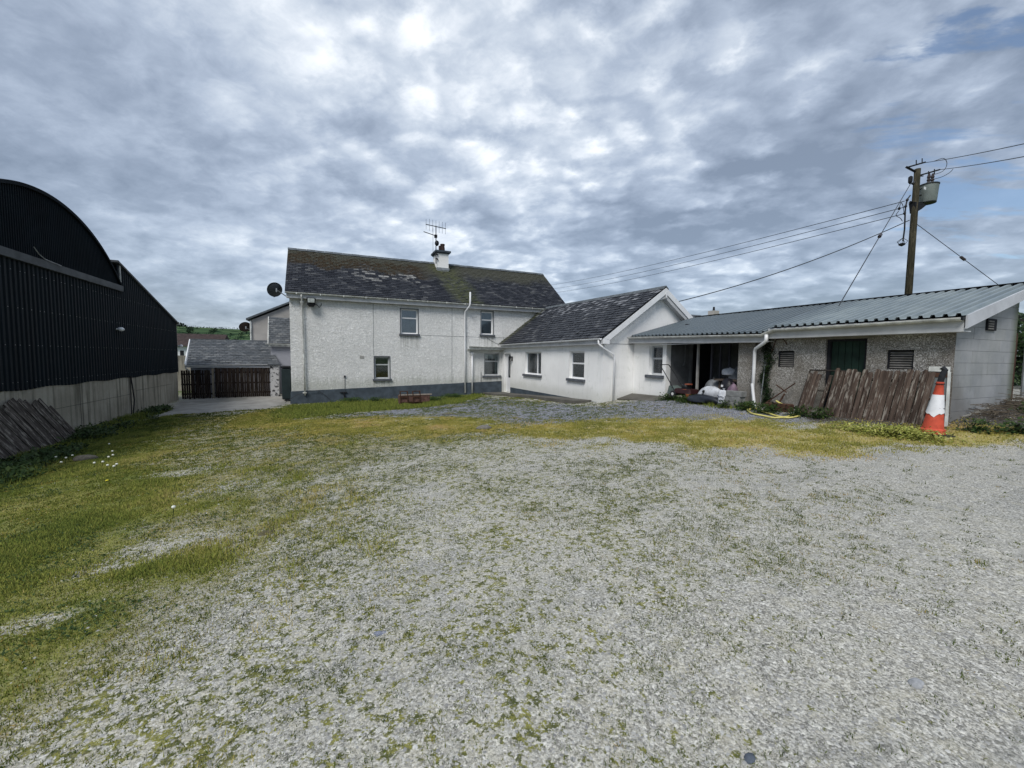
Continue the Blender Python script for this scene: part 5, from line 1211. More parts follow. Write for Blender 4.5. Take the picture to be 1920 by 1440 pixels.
# hose
def hz(x, y): return float(gsurf(x, y))+.02
hp_ = [on(2, .40, *p) for p in ((1397, 761), (1405, 767), (1412, 770), (1432, 773), (1452, 776), (1475, 776), (1500, 774))]
hq = [on(2, .40, *p) for p in ((1500, 777), (1478, 777), (1455, 774), (1432, 769), (1412, 763), (1404, 766), (1410, 760), (1418, 758))]
hr_ = [Vector((9.95, 6.62, .60)), Vector((9.9, 6.5, .56)), Vector((9.88, 6.35, .52)), Vector((9.85, 6.25, .45))]
hs = thing('garden_hose', (9.6, 6.8, .4), 'pale yellow flat hose lying in loops on the gravel by the shed', 'hose')
for i, L in enumerate((hp_, hq, hr_)):
    c = smoothc(L); 
    if i < 2: c = [Vector((p.x, p.y, hz(p.x, p.y)+.012)) for p in c]
    q = MB(); q.tube(c, .020, 6); part('hose_loop', q, M_hose, hs)
# stack of concrete blocks
bk = [((9.62, 7.70, 0), 0), ((9.62, 7.70, .215), 0), ((9.64, 7.62, .43), 0)]
zb0 = .34
labs = ['bottom concrete block of the small pile in front of the pillar, half in weeds', 'middle concrete block of the small pile in front of the pillar', 'topmost concrete block of the small pile in front of the pillar']
for i in range(3):
    x, y, dz = 9.72, 7.60-.03*i, i*.145; q = MB(); q.box(x-.11, y-.22, zb0+dz, x+.11, y+.22, zb0+dz+.14); o = solo('concrete_block', q, M_rawblock, (x, y, zb0+dz), labs[i], 'block', 'blocks by the pillar'); bevel(o, .006)
    if i == 2: o.rotation_euler.z = .06
# traffic cone
cx, cy = 9.30, 3.50; cz = float(gz(cx, cy))+.01
cn = thing('traffic_cone', (cx, cy, cz), 'orange traffic cone with a white sleeve on a black rubber base', 'traffic cone')
lean = lambda z: (cx+.02*z, cy-.055*z)
def cpart(name, prof, m, n=24, wob=0):
    q = MB(); base = len(q.v)
    for j, (r, z) in enumerate(prof):
        lx, ly = lean(z)
        for k in range(n):
            a = 2*PI*k/n; zz = z+(wob*math.sin(a*3+1)+wob*.6*math.sin(a*7) if (wob and j == 0) else 0); q.v.append((lx+r*math.cos(a), ly+r*math.sin(a), cz+zz))
    for j in range(len(prof)-1):
        for k in range(n): a = j*n+k; b_ = j*n+(k+1) % n; q.f.append((a, b_, b_+n, a+n))
    q.f.append(tuple((len(prof)-1)*n+k for k in range(n))); o_ = part(name, q, m, cn, smooth=True); md = o_.modifiers.new('es', 'EDGE_SPLIT'); md.split_angle = R(40); return o_
H_ = .90
cr = lambda z: .150-(.150-.042)*z/H_
cpart('cone_body', [(.165, .03), (.160, .10), (cr(.12), .12), (cr(.5), .5), (cr(.86), .86), (cr(.87)+.006, .87), (cr(.9)+.006, .90)], M_orange)
cpart('white_sleeve', [(cr(.34)+.008, .355), (cr(.5)+.007, .5), (cr(.685)+.006, .685)], M_coneW, wob=.028)
q = MB()
for k in range(8): pass
pts = [];
for k in range(8): a = PI/8+k*PI/4; pts.append((cx+.06+.23*math.cos(a), cy-.10+.23*math.sin(a), cz-.01))
q.prism(pts, (0, 0, .04)); bevel(part('rubber_base', q, M_rubber, cn), .01)
cpart('cone_band', [(.062, .86), (.062, .872)], M_black)
q = MB(); q.tube([(*lean(.9), cz+.90), (lean(1.)[0], lean(1.)[1]-.01, cz+1.0), (lean(1.1)[0]+.01, lean(1.1)[1]-.03, cz+1.10), (lean(1.13)[0], lean(1.13)[1]+.01, cz+1.14)], .042, 10); part('top_pipe', q, M_rubber, cn)
# print and scuffs on the sleeve, ring of small black dashes
q = MB()
for a, w_, z, h_ in ((-2.35, .06, .455, .012), (-1.75, .012, .45, .02), (-1.62, .02, .455, .01), (-1.6, .01, .43, .02)):
    r = cr(z)+.0085; lx, ly = lean(z); p = []
    for da in (0, w_/r): p.append((lx+r*math.cos(a+da), ly+r*math.sin(a+da)))
    q.poly([(p[0][0], p[0][1], cz+z), (p[1][0], p[1][1], cz+z), (p[1][0], p[1][1], cz+z+h_), (p[0][0], p[0][1], cz+z+h_)])
part('sleeve_mark', q, M_black, cn)
# old window frame leaning behind the cone
wf = thing('old_window_frame', (9.95, 3.78, .45), 'old grey window frame with white top rail leaning behind the traffic cone', 'window frame')
def leanbox(q, y0, y1, z0, z1, t0, t1):
    f = lambda y, z, t: (9.95+.12*z+t, y-.02+.05*z*(3.95-y)*3, .40+z)
    q.hexa([f(y0, z0, t0), f(y1, z0, t0), f(y1, z0, t1), f(y0, z0, t1), f(y0, z1, t0), f(y1, z1, t0), f(y1, z1, t1), f(y0, z1, t1)])
q = MB(); leanbox(q, 3.60, 3.90, .0, 1.02, .0, .02); part('glass_panel', q, simple('dull grey pane', (.15, .165, .165), .25, .2, 3), wf)
q = MB(); leanbox(q, 3.585, 3.91, 1.02, 1.11, -.02, .03); leanbox(q, 3.57, 3.60, 0, 1.02, -.02, .03); part('frame', q, M_upvc2, wf)
q = MB(); leanbox(q, 3.60, 3.90, .50, .53, -.012, 0); leanbox(q, 3.60, 3.90, .92, 1.0, -.012, 0); part('glazing_bar', q, M_rust2, wf)
# rusty digger bucket by the house
bx0, bx1, by = 2.72, 4.02, 18.25; bz = float(gz(3.4, by))
bk_ = thing('digger_bucket', (3.37, by, bz), 'rusty red excavator bucket lying on the grass strip before the farmhouse', 'bucket')
prof = [(0, .42), (.02, .10), (.12, .0), (.38, .0), (.52, .12), (.55, .36)]
q = MB(); n = len(prof); out = [(by+a, bz+z) for a, z in prof]
for x in (bx0, bx1): q.v += [(x, y, z) for y, z in out]
for x in (bx0, bx1): q.v += [(x, y+(.02 if i < 2 else -.0), z+.02) for i, (y, z) in enumerate(out)]
for i in range(n-1): q.f += [(i, i+1, i+1+n, i+n), (i+2*n, i+3*n, i+1+3*n, i+1+2*n)]
part('shell', q, M_rust, bk_)
for x in (bx0, bx1-.02): q = MB(); q.prism([(x, y, z) for y, z in out], (.02, 0, 0)); part('side_plate', q, M_rust, bk_)
q = MB(); q.box(bx0-.02, by-.02, bz+.40, bx1+.08, by+.03, bz+.45); part('lip', q, simple('bare worn steel', (.30, .25, .21), .7, .3, 6), bk_)
for xa in (bx0+.0, bx0+1.28*.42):
    q = MB()
    for x in (xa, xa+.22*1.4): q.box(x, by-.03, bz+.05, x+.035, by-.005, bz+.45); q.box(x, by-.01, bz+.451, x+.035, by+.12, bz+.58)
    q.tube([(xa, by+.05, bz+.57), (xa+.34, by+.05, bz+.57)], .02, 6); q.box(xa, by-.026, bz+.30, xa+.33, by-.006, bz+.36); part('bracket', q, M_rust2, bk_)
# lawnmower
mx, my = 10.05, 9.55; mz = .40
lm = thing('lawnmower', (mx, my, mz), 'dark red push lawnmower with folding handle beside the open shed bay', 'lawnmower')
q = MB(); q.hexa([(mx-.22, my-.40, mz+.12), (mx+.22, my-.40, mz+.12), (mx+.22, my+.32, mz+.12), (mx-.22, my+.32, mz+.12), (mx-.17, my-.34, mz+.28), (mx+.17, my-.34, mz+.28), (mx+.17, my+.26, mz+.28), (mx-.17, my+.26, mz+.28)]); bevel(part('deck', q, simple('dark red paint', (.03, .010, .011), .45, .3, 6), lm), .03, 2)
q = MB(); q.lathe([(.14, mz+.28), (.15, mz+.36), (.12, mz+.42), (.04, mz+.43)], (mx, my-.04, 0), 14); part('engine', q, M_black, lm)
q = MB(); q.box(mx-.175, my-.20, mz+.20, mx-.165+.0, my-.06, mz+.27); q.box(mx-.12, my-.22, mz+.405, mx+.05, my-.08, mz+.44); part('badge', q, simple('faded orange badge', (.30, .09, .05), .6, .2, 9), lm)
for dx, dy, rr in ((-.24, -.32, .09), (.24, -.32, .09), (-.24, .26, .10), (.24, .26, .10)):
    q = MB(); q.lathe([(rr, -.02), (rr, .02)], (mx+dx, my+dy, mz+rr), 14, 'X'); w_ = part('wheel', q, M_rubber, lm); q = MB(); q.lathe([(rr*.5, -.025), (rr*.5, .025)], (mx+dx, my+dy, mz+rr), 10, 'X'); part('hub', q, M_upvc2, w_)
q = MB()
for dx in (-.2, .2): q.tube([(mx+dx, my+.26, mz+.22), (mx+dx, my+.58, mz+.62), (mx+dx*.95, my+.86, mz+.93)], .014, 6)
q.tube(smoothc([(mx-.19, my+.86, mz+.93), (mx-.17, my+.90, mz+.99), (mx, my+.88, mz+1.0), (mx+.17, my+.90, mz+.99), (mx+.19, my+.86, mz+.93)]), .014, 6); part('handle', q, M_black, lm)
q = MB(); q.hexa([(mx-.2, my+.26, mz+.05), (mx+.2, my+.26, mz+.05), (mx+.2, my+.55, mz+.10), (mx-.2, my+.55, mz+.10), (mx-.2, my+.26, mz+.26), (mx+.2, my+.26, mz+.26), (mx+.18, my+.5, mz+.34), (mx-.18, my+.5, mz+.34)]); part('grass_box', q, simple('grey green cloth', (.10, .13, .12), .9, .2, 9), lm)

# junk in the open bay: bags and sheets
M_bagW = simple('white woven sack', (.55, .57, .60), .6, .2, 9, bump=.01); M_bagK = simple('black refuse sack', (.012, .012, .016), .35, .3, 9, bump=.01); M_bagG = simple('dusty grey sack', (.16, .17, .18), .8, .35, 6, bump=.01); M_bagP = simple('mauve cloth', (.20, .14, .18), .8, .3, 6); M_sheetK = simple('dark tarpaulin', (.02, .025, .035), .5, .3, 5)
M_cloth = simple('brown stained wood', (.09, .07, .055), .9, .3, 5)
def sack(c, rad, m, label, seed, cat='sack', amp=.22):
    q = MB(); q.blob(c, rad, seed, amp, 18, 11); t = thing('sack', (c[0], c[1], c[2]-rad[2]*.3), label, cat, None); part('sack_body', q, m, t, smooth=True)
    q = MB(); q.lathe([(.03, c[2]+rad[2]*.9), (.012, c[2]+rad[2]*1.02), (.035, c[2]+rad[2]*1.15)], (c[0], c[1], 0), 8); part('sack_neck', q, m, t); return t
sack((9.98, 8.55, .58), (.17, .42, .24), M_bagW, 'big white plastic sack with a round black hole low in the shed opening', 31)
q = MB(); c = (9.82, 8.66, .66); q.lathe([(.045, -.012), (.045, .012)], c, 14, 'X'); t_ = bpy.data.objects['sack']; part('round_hole', q, M_black, t_)
sack((9.72, 8.60, .42), (.2, .55, .17), M_sheetK, 'dark crumpled tarpaulin heap lying in front of the white sack', 41, 'tarpaulin')
sack((10.25, 8.25, .74), (.16, .22, .32), M_bagK, 'black refuse sack with a white tag behind the white sack', 7)
q = MB(); q.box(10.07, 8.24, .82, 10.085, 8.30, .88); part('tag', q, M_upvc, bpy.data.objects['sack.002'])
sack((9.78, 7.96, .46), (.13, .16, .30), M_bagW, 'small white and blue sack slumped beside the concrete blocks', 13)
q = MB()
for k in range(4): q.tube([(9.652, 7.86, .30+k*.09), (9.642, 7.93, .325+k*.09), (9.645, 8.0, .31+k*.09), (9.66, 8.06, .34+k*.09)], .009, 5)
part('stripe', q, simple('navy print', (.03, .04, .08), .6, .2, 9), bpy.data.objects['sack.003'], kind='stuff')
sack((10.15, 7.98, .64), (.16, .15, .28), M_bagP, 'mauve cloth bundle next to the pillar', 17, 'bundle')
sack((10.55, 8.95, .72), (.2, .3, .28), M_bagG, 'dusty pale grey sack near the upright post', 23)
sack((11.2, 8.4, .98), (.35, .45, .5), M_bagG, 'large grey sack deep inside the bay, lower of the heap', 29)
sack((11.5, 8.3, 1.55), (.3, .36, .34), M_blind2, 'blue grey bundle on top of the heap deep inside the bay', 37, 'bundle')
sack((10.8, 8.0, 1.02), (.2, .25, .24), M_cloth, 'brown cloth bundle halfway up the heap in the bay', 43, 'bundle')
sack((10.9, 8.7, 1.18), (.22, .2, .16), M_bagW, 'small pale bag lying across the heap in the bay', 47)
q = MB(); q.box(10.3, 7.95, .98, 11.2, 8.75, 1.02); q.box(10.4, 8.0, .33, 10.46, 8.06, .98); q.box(10.4, 8.6, .33, 10.46, 8.66, .98); solo('old_table', q, M_cloth, (10.7, 8.3, .33), 'rough timber table under the heap of bags in the bay', 'table')
q = MB(); q.lathe([(.06, .36), (.075, .54), (.07, .55), (.055, .40)], (9.82, 9.22, 0), 12); solo('orange_bucket', q, simple('dull orange plastic', (.20, .065, .02), .6, .4, 9), (9.82, 9.22, .36), 'small dull orange bucket between the mower and the white sack', 'bucket')

# gate, post, twigs at the right edge
mg = thing('metal_gate', (13.6, 3.55, .85), 'galvanised field gate at the right edge beside the block end wall', 'gate')
gx0, gx1, gz0, gz1 = 12.98, 16.2, 1.0, 2.05
q = MB()
q.tube([(gx0, 3.55, gz0-.1), (gx0, 3.55, gz1)], .028, 8); q.tube([(gx1, 3.55, gz0-.1), (gx1, 3.55, gz1)], .028, 8); part('gate_stile', q, M_steel, mg)
for k in range(6): z = gz0+(gz1-gz0)*(k/5)**.9; q = MB(); q.tube([(gx0, 3.55, z), (gx1, 3.55, z)], .02, 8); part('gate_bar', q, M_steel, mg)
for x in (13.25, 14.6): q = MB(); q.tube([(x, 3.55, gz0), (x, 3.55, gz1)], .02, 8); part('gate_brace', q, M_steel, mg)
q = MB(); q.box(12.82, 3.66, .6, 12.92, 3.80, 2.2); solo('gate_post', q, M_rust2, (12.87, 3.7, .7), 'dark post between the block wall and the metal gate', 'post')
tw = thing('twig_heap', (11.6, 3.2, .6), 'heap of brown twigs and dead stems below the block end wall', 'brushwood')
q = MB()
for i in range(420):
    x, y = random.uniform(10.7, 14.2), random.gauss(3.15, .28); z = float(gz(x, y))+abs(random.gauss(0, .07)); a = random.uniform(0, 6.28); L = random.uniform(.1, .5)
    q.tube([(x, y, z), (x+L*.5*math.cos(a), y+L*.5*math.sin(a), z+random.uniform(.0, .05)), (x+L*math.cos(a+.3), y+L*math.sin(a+.3), z+random.uniform(-.02, .08))], random.uniform(.003, .008), 3, cap=False)
part('twig', q, simple('dead twig', (.11, .09, .065), .95, .4, 9), tw, kind='stuff')

# ================================================================== GRASS, WEEDS, PEBBLES
def blades(name, x, y, h, w_, tilt, colA, m, z=None):
    n = len(x); z = gsurf(x, y)-.004 if z is None else z
    a = rng.uniform(0, 2*PI, n); ta = rng.uniform(0, 2*PI, n); tl = np.abs(rng.normal(0, tilt, n))
    dx, dy = np.cos(a)*w_/2, np.sin(a)*w_/2
    tx, ty = np.cos(ta)*tl*h, np.sin(ta)*tl*h; hh = h/np.sqrt(1+tl**2)
    V = np.empty((n, 3, 3)); V[:, 0] = np.stack([x-dx, y-dy, z], -1); V[:, 1] = np.stack([x+dx, y+dy, z], -1); V[:, 2] = np.stack([x+tx, y+ty, z+hh], -1)
    me = fast_mesh(name, V.reshape(-1, 3), np.arange(3*n).reshape(-1, 3), m)
    at = me.attributes.new('var', 'FLOAT', 'FACE'); at.data.foreach_set('value', colA.astype(np.float32)); return me
def leafy(m, k=.38):
    t = m.node_tree; p = [n for n in t.nodes if n.type == 'BSDF_PRINCIPLED'][0]; o = [n for n in t.nodes if n.type == 'OUTPUT_MATERIAL'][0]
    b = NB(t); tr = b.n('ShaderNodeBsdfTranslucent'); src = p.inputs['Base Color'].links[0].from_socket; b.put(tr, 0, src)
    nv = b.n('ShaderNodeNewGeometry').outputs['Normal']; az = b.vmath('ADD', b.vmath('MULTIPLY', nv, (.35, .35, .35)).outputs[0], (0., 0., 1.)).outputs[0]; nn = b.vmath('NORMALIZE', az).outputs[0]
    if k < .5: b.put(p, 'Normal', nn)
    mx = b.n('ShaderNodeMixShader'); b.put(mx, 0, k*.5); b.put(mx, 1, p.outputs[0]); b.put(mx, 2, tr.outputs[0]); b.put(o, 0, mx.outputs[0])
def f_bl(c):
    def fn(b, tc): return b.ramp(attr(b), c)
    return fn
M_g1 = mat('lawn blade', f_bl([(0, (.09, .135, .022)), (.35, (.21, .25, .045)), (.7, (.33, .34, .07)), (1, (.46, .39, .14))]), .7, .15)
M_g2 = mat('tuft blade', f_bl([(0, (.04, .065, .008)), (.5, (.10, .135, .016)), (.8, (.19, .20, .03)), (1, (.36, .25, .06))]), .75, .12)
M_g3 = mat('moss blade', f_bl([(0, (.21, .22, .045)), (.5, (.37, .34, .075)), (.8, (.47, .38, .10)), (1, (.56, .40, .18))]), .8, .1)
M_g4 = mat('dead grass', f_bl([(0, (.30, .27, .17)), (1, (.55, .51, .38))]), .85, .1)
for m_ in (M_g1, M_g2, M_g3, M_g4, M_weed, M_yelweed, M_hedge, M_ivy): leafy(m_)
def dens_sample(n, x0, x1, y0, y1, pf, k=1.6):
    """world-space scatter, thinner with distance"""
    ox, oy = [], []
    got = 0
    while got < n:
        m = 250000; x = rng.uniform(x0, x1, m); y = rng.uniform(y0, y1, m); d = np.hypot(x, y)
        lod = 1/np.maximum(1, d/3.)**k; keep = rng.random(m) < lod*pf(x, y)
        ox.append(x[keep]); oy.append(y[keep]); got += keep.sum()
        if keep.sum() < 50: break
    return np.concatenate(ox)[:n], np.concatenate(oy)[:n]
def link(name, me, label, cat):
    o = bpy.data.objects.new(name, me); col.objects.link(o); tag(o, label, cat, kind='stuff'); return o
def incone(x, y):    # roughly what lies ahead, with a wide margin for other viewpoints
    a = np.arctan2(y, x)-YAW; a = (a+PI) % (2*PI)-PI; return ((np.abs(a) < R(72)) & (np.hypot(x, y) > .4)).astype(float)*(~((x > 10.2) & (x < 12.8) & (y > 3.6)))*(~((x > 8.9) & (y > 12.2)))*(y < 21.75)*(x > -6.93)
# lush lawn
x, y = dens_sample(330000, -7, 3, 1, 24, lambda x, y: masks_f(x, y, 'grass')*incone(x, y)*(.45+.55*sstep(fbm(x, y, 3., 51), .35, .6)), 1.0) if False else (None, None)
def masks_f(x, y, k): return masks(x, y)[k]
def pf_lawn(x, y):
    m = masks(x, y); return incone(x, y)*np.clip(m['grass']*(.40+.60*sstep(fbm(x, y, 3., 51), .38, .62))+m['turf']*.16*sstep(fbm(x, y, 2., 61), .42, .6), 0, 1)
x, y = dens_sample(400000, -7, 3, 1, 25, pf_lawn, 1.0)
n = len(x); d = np.hypot(x, y); lush = fbm(x, y, 1.2, 71)
ca = np.clip(rng.normal(.42, .2, n)+(.5-lush)*1.2+.45*(1-masks(x, y)['grass']), 0, 1)
h = rng.uniform(.012, .032, n)*(.6+1.2*sstep(fbm(x, y, 1.3, 81), .45, .7)); link('lawn_grass', blades('lawn_grass', x, y, h, .004+.0011*d, .7, ca, M_g1), 'mossy green lawn grass along the barn side of the yard', 'grass')
# weeds at the wall foot and long grass
def pf_weed(x, y): m = masks(x, y); return incone(x, y)*np.clip(m['weed']+m['fringe']*.7, 0, 1)
x, y = dens_sample(60000, -7, 11, 3, 24, pf_weed, .3); n = len(x); d = np.hypot(x, y)
h = rng.uniform(.04, .13, n)*(.5+sstep(fbm(x, y, 1.5, 91), .35, .7)); link('long_grass', blades('long_grass', x, y, h, .008+.0009*d, .6, np.clip(rng.normal(.25, .2, n), 0, 1), M_g1), 'longer dark grass along the wall foots', 'grass')
# broad leaved weeds
def broad(name, n, pf, size, m, label, x0, x1, y0, y1, hh=.12, k=.3):
    x, y = dens_sample(n, x0, x1, y0, y1, pf, k); z = gsurf(x, y)+rng.random(len(x))**1.5*hh; n = len(x)
    a = rng.uniform(0, 2*PI, n); s = size*rng.uniform(.5, 1.3, n); el = rng.normal(.25, .45, n); d1 = np.stack([np.cos(a)*np.cos(el), np.sin(a)*np.cos(el), np.sin(el)], -1)*s[:, None]
    e = np.stack([-np.sin(a), np.cos(a), rng.normal(0, .3, n)], -1)*s[:, None]*.28; c = np.stack([x, y, z], -1)
    V = np.stack([c, c+d1*.5+e, c+d1, c+d1*.5-e], 1); me = fast_mesh(name, V.reshape(-1, 3), np.arange(4*n).reshape(-1, 4), m)
    at = me.attributes.new('var', 'FLOAT', 'FACE'); at.data.foreach_set('value', rng.random(n).astype(np.float32)); link(name, me, label, 'weeds')
broad('nettle_weeds', 16000, lambda x, y: incone(x, y)*masks(x, y)['weed']*sstep(fbm(x, y, 1.1, 101), .42, .6), .085, M_weed, 'dark leafy weeds along the foot of the barn wall', -7, 0, 3, 25, .16)
spots = [(9.55, 5.85, .22, .12), (9.65, 5.45, .2, .1), (9.5, 6.55, .3, .14), (9.6, 7.15, .25, .18), (9.75, 3.1, .16, .2), (9.9, 2.75, .2, .15), (11.5, 2.9, .25, .15), (12.8, 2.9, .3, .18), (10.0, 9.2, .5, .10), (10.05, 10.2, .3, .08), (9.5, 7.7, .15, .08), (.9, 21.0, .5, .16), (1.9, 20.9, .3, .26), (-.5, 20.9, .5, .12), (4.4, 19.3, .4, .12), (5.6, 20.4, .5, .14)]
broad('lawn_weeds', 14000, lambda x, y: incone(x, y)*masks(x, y)['grass']*sstep(fbm(x, y, 1.7, 201), .5, .7), .022, M_weed, 'small broad leaved weeds low in the lawn grass', -7, 2, 1, 24, .02, .6)
k = 0
def pf_sp(x, y):
    r = np.zeros(len(x))
    for sx, sy, s, h_ in spots: r = np.maximum(r, np.exp(-((x-sx)**2+(y-sy)**2)/(s*s*.5)))
    return r
broad('yard_weeds', 11000, pf_sp, .07, M_weed, 'clumps of green weeds by the shed, cone and house foot', 0, 14, 2, 22, .20, 0.)
broad('yellow_weeds', 3800, lambda x, y: np.exp(-(((x-8.85)/.22)**2+((y-3.72)/.40)**2))+.5*np.exp(-(((x-8.9)/.15)**2+((y-4.4)/.3)**2)), .05, M_yelweed, 'bright yellow green weed cushion left of the traffic cone', 8, 10, 2.8, 5.2, .14, 0.)
# moss bands
def pf_moss(x, y): m = masks(x, y); return incone(x, y)*np.clip(m['moss']*(.3+.7*sstep(fbm(x, y, 3.5, 111), .35, .6)), 0, 1)
x, y = dens_sample(170000, -3, 14, 2, 24, pf_moss, .5); n = len(x); d = np.hypot(x, y)
link('moss_grass', blades('moss_grass', x, y, rng.uniform(.012, .04, n), .006+.0009*d, .9, np.clip(rng.normal(.45, .18, n)+(fbm(x, y, 1.3, 131)-.5)*1.6, 0, 1), M_g3), 'yellow olive mossy grass bands across the yard', 'grass')
# scattered tufts in gravel
def pf_tuft(x, y):
    m = masks(x, y); side = sstep(x*.9-y*.55+fbm(x, y, .5, 141)*3.6-1.8, 4.4, -.2)*.90+.10
    return incone(x, y)*np.clip((.28+.72*sstep(fbm(x, y, .9, 151), .38, .58))*side*(.35+.65*sstep(fbm(x, y, 5., 155), .35, .6))*(1-m['conc'])*(1-m['blue']*.2)*(1-m['moss']*.5)*(1-m['dirt'])+.4*m['turf'], 0, 1)
x, y = dens_sample(84000, -7, 14, -1.5, 22, pf_tuft, .75); nt_ = len(x); d = np.hypot(x, y)
sz = rng.gamma(2.4, .0060, nt_)+.006; sz *= .85+.04*d; per = 14
bx_ = np.repeat(x, per)+rng.normal(0, .62, nt_*per)*np.repeat(sz, per); by_ = np.repeat(y, per)+rng.normal(0, .62, nt_*per)*np.repeat(sz, per)
h = rng.uniform(.3, .85, nt_*per)*np.repeat(sz, per); dd = np.repeat(d, per)
ca = np.clip(np.repeat(rng.normal(.40, .24, nt_)+(fbm(x, y, .7, 157)-.5)*.8, per)+rng.normal(0, .12, nt_*per), 0, 1)
link('grass_tufts', blades('grass_tufts', bx_, by_, h, .0034+.0010*dd, 1.1, ca, M_g2), 'small olive tufts of grass scattered through the gravel', 'grass')
x, y = dens_sample(60000, -7, 14, -1.5, 22, lambda x, y: incone(x, y)*(.25+.75*sstep(fbm(x, y, 1.1, 161), .4, .6))*(1-masks(x, y)['conc']), .9); n = len(x); d = np.hypot(x, y)
link('dead_grass', blades('dead_grass', x, y, rng.uniform(.006, .018, n), .0018+.0006*d, 2.2, rng.random(n), M_g4), 'pale dead grass bits lying in the gravel', 'grass')
# pebbles
M_peb = mat('loose pebble', f_bl([(0, (.19, .19, .185)), (.5, (.36, .36, .345)), (.85, (.50, .50, .475)), (1, (.72, .72, .69))]), .9, .15)
def pebbles(name, n, pf, smin, smax, m, label, k=1.5, box=(-5, 12, -1.5, 14)):
    x, y = dens_sample(n, box[0], box[1], box[2], box[3], pf, k); n = len(x); s = smin+(smax-smin)*rng.random(n)**7; s = s*(1+np.hypot(x, y)*.035); z = gsurf(x, y)+s*.12
    base = np.array([(1, 0, 0), (.31, .95, 0), (-.81, .59, 0), (-.81, -.59, 0), (.31, -.95, 0), (0.1, 0, .75)]); Fb = np.array([(0, 1, 5), (1, 2, 5), (2, 3, 5), (3, 4, 5), (4, 0, 5)])
    V = base[None]*(1+rng.normal(0, .16, (n, 6, 3))); a = rng.uniform(0, 6.28, n); ca_, sa = np.cos(a), np.sin(a); el = rng.uniform(.55, 1, n)
    X_ = V[:, :, 0]*s[:, None]; Y_ = V[:, :, 1]*(s*el)[:, None]; Z_ = V[:, :, 2]*s[:, None]*.8
    W = np.stack([x[:, None]+X_*ca_[:, None]-Y_*sa[:, None], y[:, None]+X_*sa[:, None]+Y_*ca_[:, None], z[:, None]+Z_-.25*s[:, None]], -1)
    F = (Fb[None]+(np.arange(n)*6)[:, None, None]).reshape(-1, 3); me = fast_mesh(name, W.reshape(-1, 3), F, m)
    at = me.attributes.new('var', 'FLOAT', 'FACE'); at.data.foreach_set('value', np.repeat(np.clip(rng.beta(2, 2.6, n), 0, 1), 5).astype(np.float32)); link(name, me, label, 'gravel')
pebbles('loose_gravel', 170000, lambda x, y: incone(x, y)*(1-masks(x, y)['grass']*.9)*(.35+.65*sstep(fbm(x, y, .8, 171), .35, .6)), 0.0024, .013, M_peb, 'loose grey gravel stones over the whole yard')
M_pebB = mat('blue stone chip', f_bl([(0, (.08, .085, .10)), (.5, (.19, .2, .225)), (1, (.52, .54, .58))]), .85, .2)
pebbles('blue_chippings', 38000, lambda x, y: incone(x, y)*masks(x, y)['blue'], .008, .018, M_pebB, 'blue grey stone chippings in front of the extension and shed', 0., (1, 11, 5, 21))
# bigger single stones
for i, (px, py, r, c, lab) in enumerate(((713, 1196, .042, (.22, .24, .30), 'bluish flat stone lying in the gravel at lower left of centre'), (768, 1170, .022, (.45, .45, .42), 'small pale stone just above the bluish flat stone'), (926, 1193, .020, (.55, .54, .50), 'small whitish stone right of the bluish flat stone'), (1718, 1283, .026, (.36, .37, .38), 'pale round stone in the bare gravel at lower right'), (1406, 1425, .018, (.10, .12, .15), 'dark blue stone at the bottom edge right of centre'), (1206, 1098, .028, (.06, .06, .055), 'dark lump in the gravel right of centre'), (500, 1003, .05, (.10, .09, .05), 'brown mossy stone at the edge of the green grass'), (908, 804, .12, (.18, .17, .15), 'grey stone hump on the far moss band'), (160, 862, .13, (.12, .11, .09), 'long flat stone half hidden in the grass by the leaning boards'), (1705, 838, .05, (.34, .33, .31), 'thin pale slab of stone lying before the leaning fence'))):
    p = gpt(px, py); q = MB(); q.blob((p[0], p[1], p[2]+r*.15), (r*1.5, r, r*.6), 50+i, .18, 12, 8, .5); o = solo('stone', q, simple('stone_%d' % i, c, .9, .3, 30, bump=.003), (p[0], p[1], p[2]), lab, 'stone', 'single stones in the yard', True)
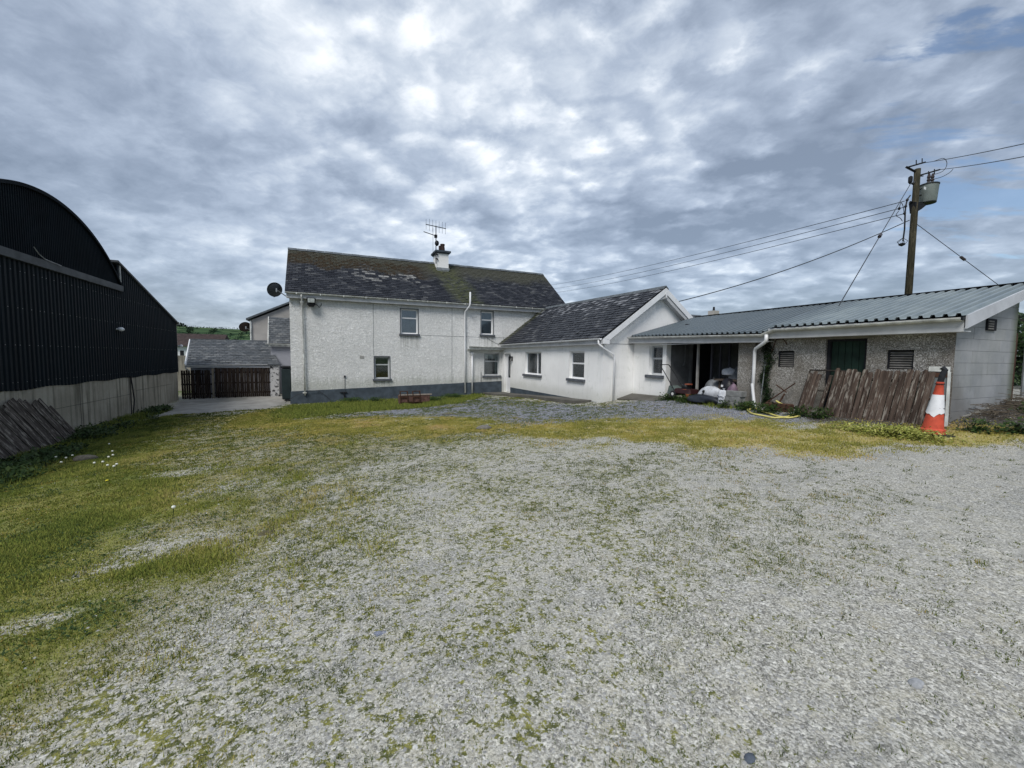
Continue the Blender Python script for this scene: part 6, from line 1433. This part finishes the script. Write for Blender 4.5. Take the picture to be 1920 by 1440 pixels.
# dandelion clocks and daisies
M_fl = simple('white flower', (.75, .76, .68), .9, .1, 30); M_fy = simple('yellow flower', (.7, .6, .05), .9, .1, 30)
fp_ = [(204, 838), (210, 853), (203, 865), (211, 861), (176, 877), (192, 875), (201, 882), (213, 884), (218, 880), (104, 864), (123, 866), (135, 861), (22, 879), (80, 834), (324, 968), (114, 875)]
dl_ = ['topmost white dandelion head in the middle of the left grass', 'white dandelion head just below the topmost one', 'white dandelion head at the left of the upper middle pair', 'white dandelion head in the middle of the flower cluster', 'leftmost white dandelion head of the middle cluster', 'white dandelion head at the lower left of the middle cluster', 'lower white dandelion head of the middle cluster', 'rightmost low white dandelion head of the middle cluster', 'rightmost white dandelion head of the middle cluster', 'left one of three white dandelion heads by the long flat stone', 'middle one of three white dandelion heads by the long flat stone', 'right one of three white dandelion heads by the long flat stone', 'white dandelion head below the leaning boards at the far left', 'white dandelion head in the weeds close to the leaning boards', 'lone white dandelion head standing apart to the right in the grass', 'white dandelion head just under the three by the flat stone']
for i, (px, py) in enumerate(fp_):
    p = gpt(px, py+3); h_ = .10
    t = thing('dandelion', tuple(p), dl_[i], 'flower', 'white dandelion heads in the left grass')
    q = MB(); q.tube([(p[0], p[1], p[2]-.02), (p[0]+.01, p[1], p[2]+h_)], .003, 4); part('stem', q, M_weed, t); q = MB(); q.blob((p[0]+.01, p[1], p[2]+h_+.01), (.019, .019, .015), i, .1, 8, 6, 1.); part('flower_head', q, M_fl, t)
p = gpt(201, 906); q = MB(); q.blob((p[0], p[1], p[2]+.04), (.02, .02, .01), 3, .1, 8, 6, 1.); solo('yellow_flower', q, M_fy, tuple(p), 'single yellow dandelion flower in the left grass', 'flower')
p = gpt(845, 778); q = MB(); q.tube([(p[0]-.3, p[1]+.1, p[2]+.03), (p[0]+.35, p[1]-.1, p[2]+.02)], .014, 5); solo('broken_stick', q, M_louv, tuple(p), 'pale broken stick on the yellow moss band', 'stick')
q = MB(); a = on(0, BX+.5, 205, 805); c = on(0, BX+.25, 247, 778); q.tube([a, c], .025, 5); solo('fallen_pole', q, M_louv, tuple(a), 'thin weathered pole lying in the weeds by the barn wall', 'pole')
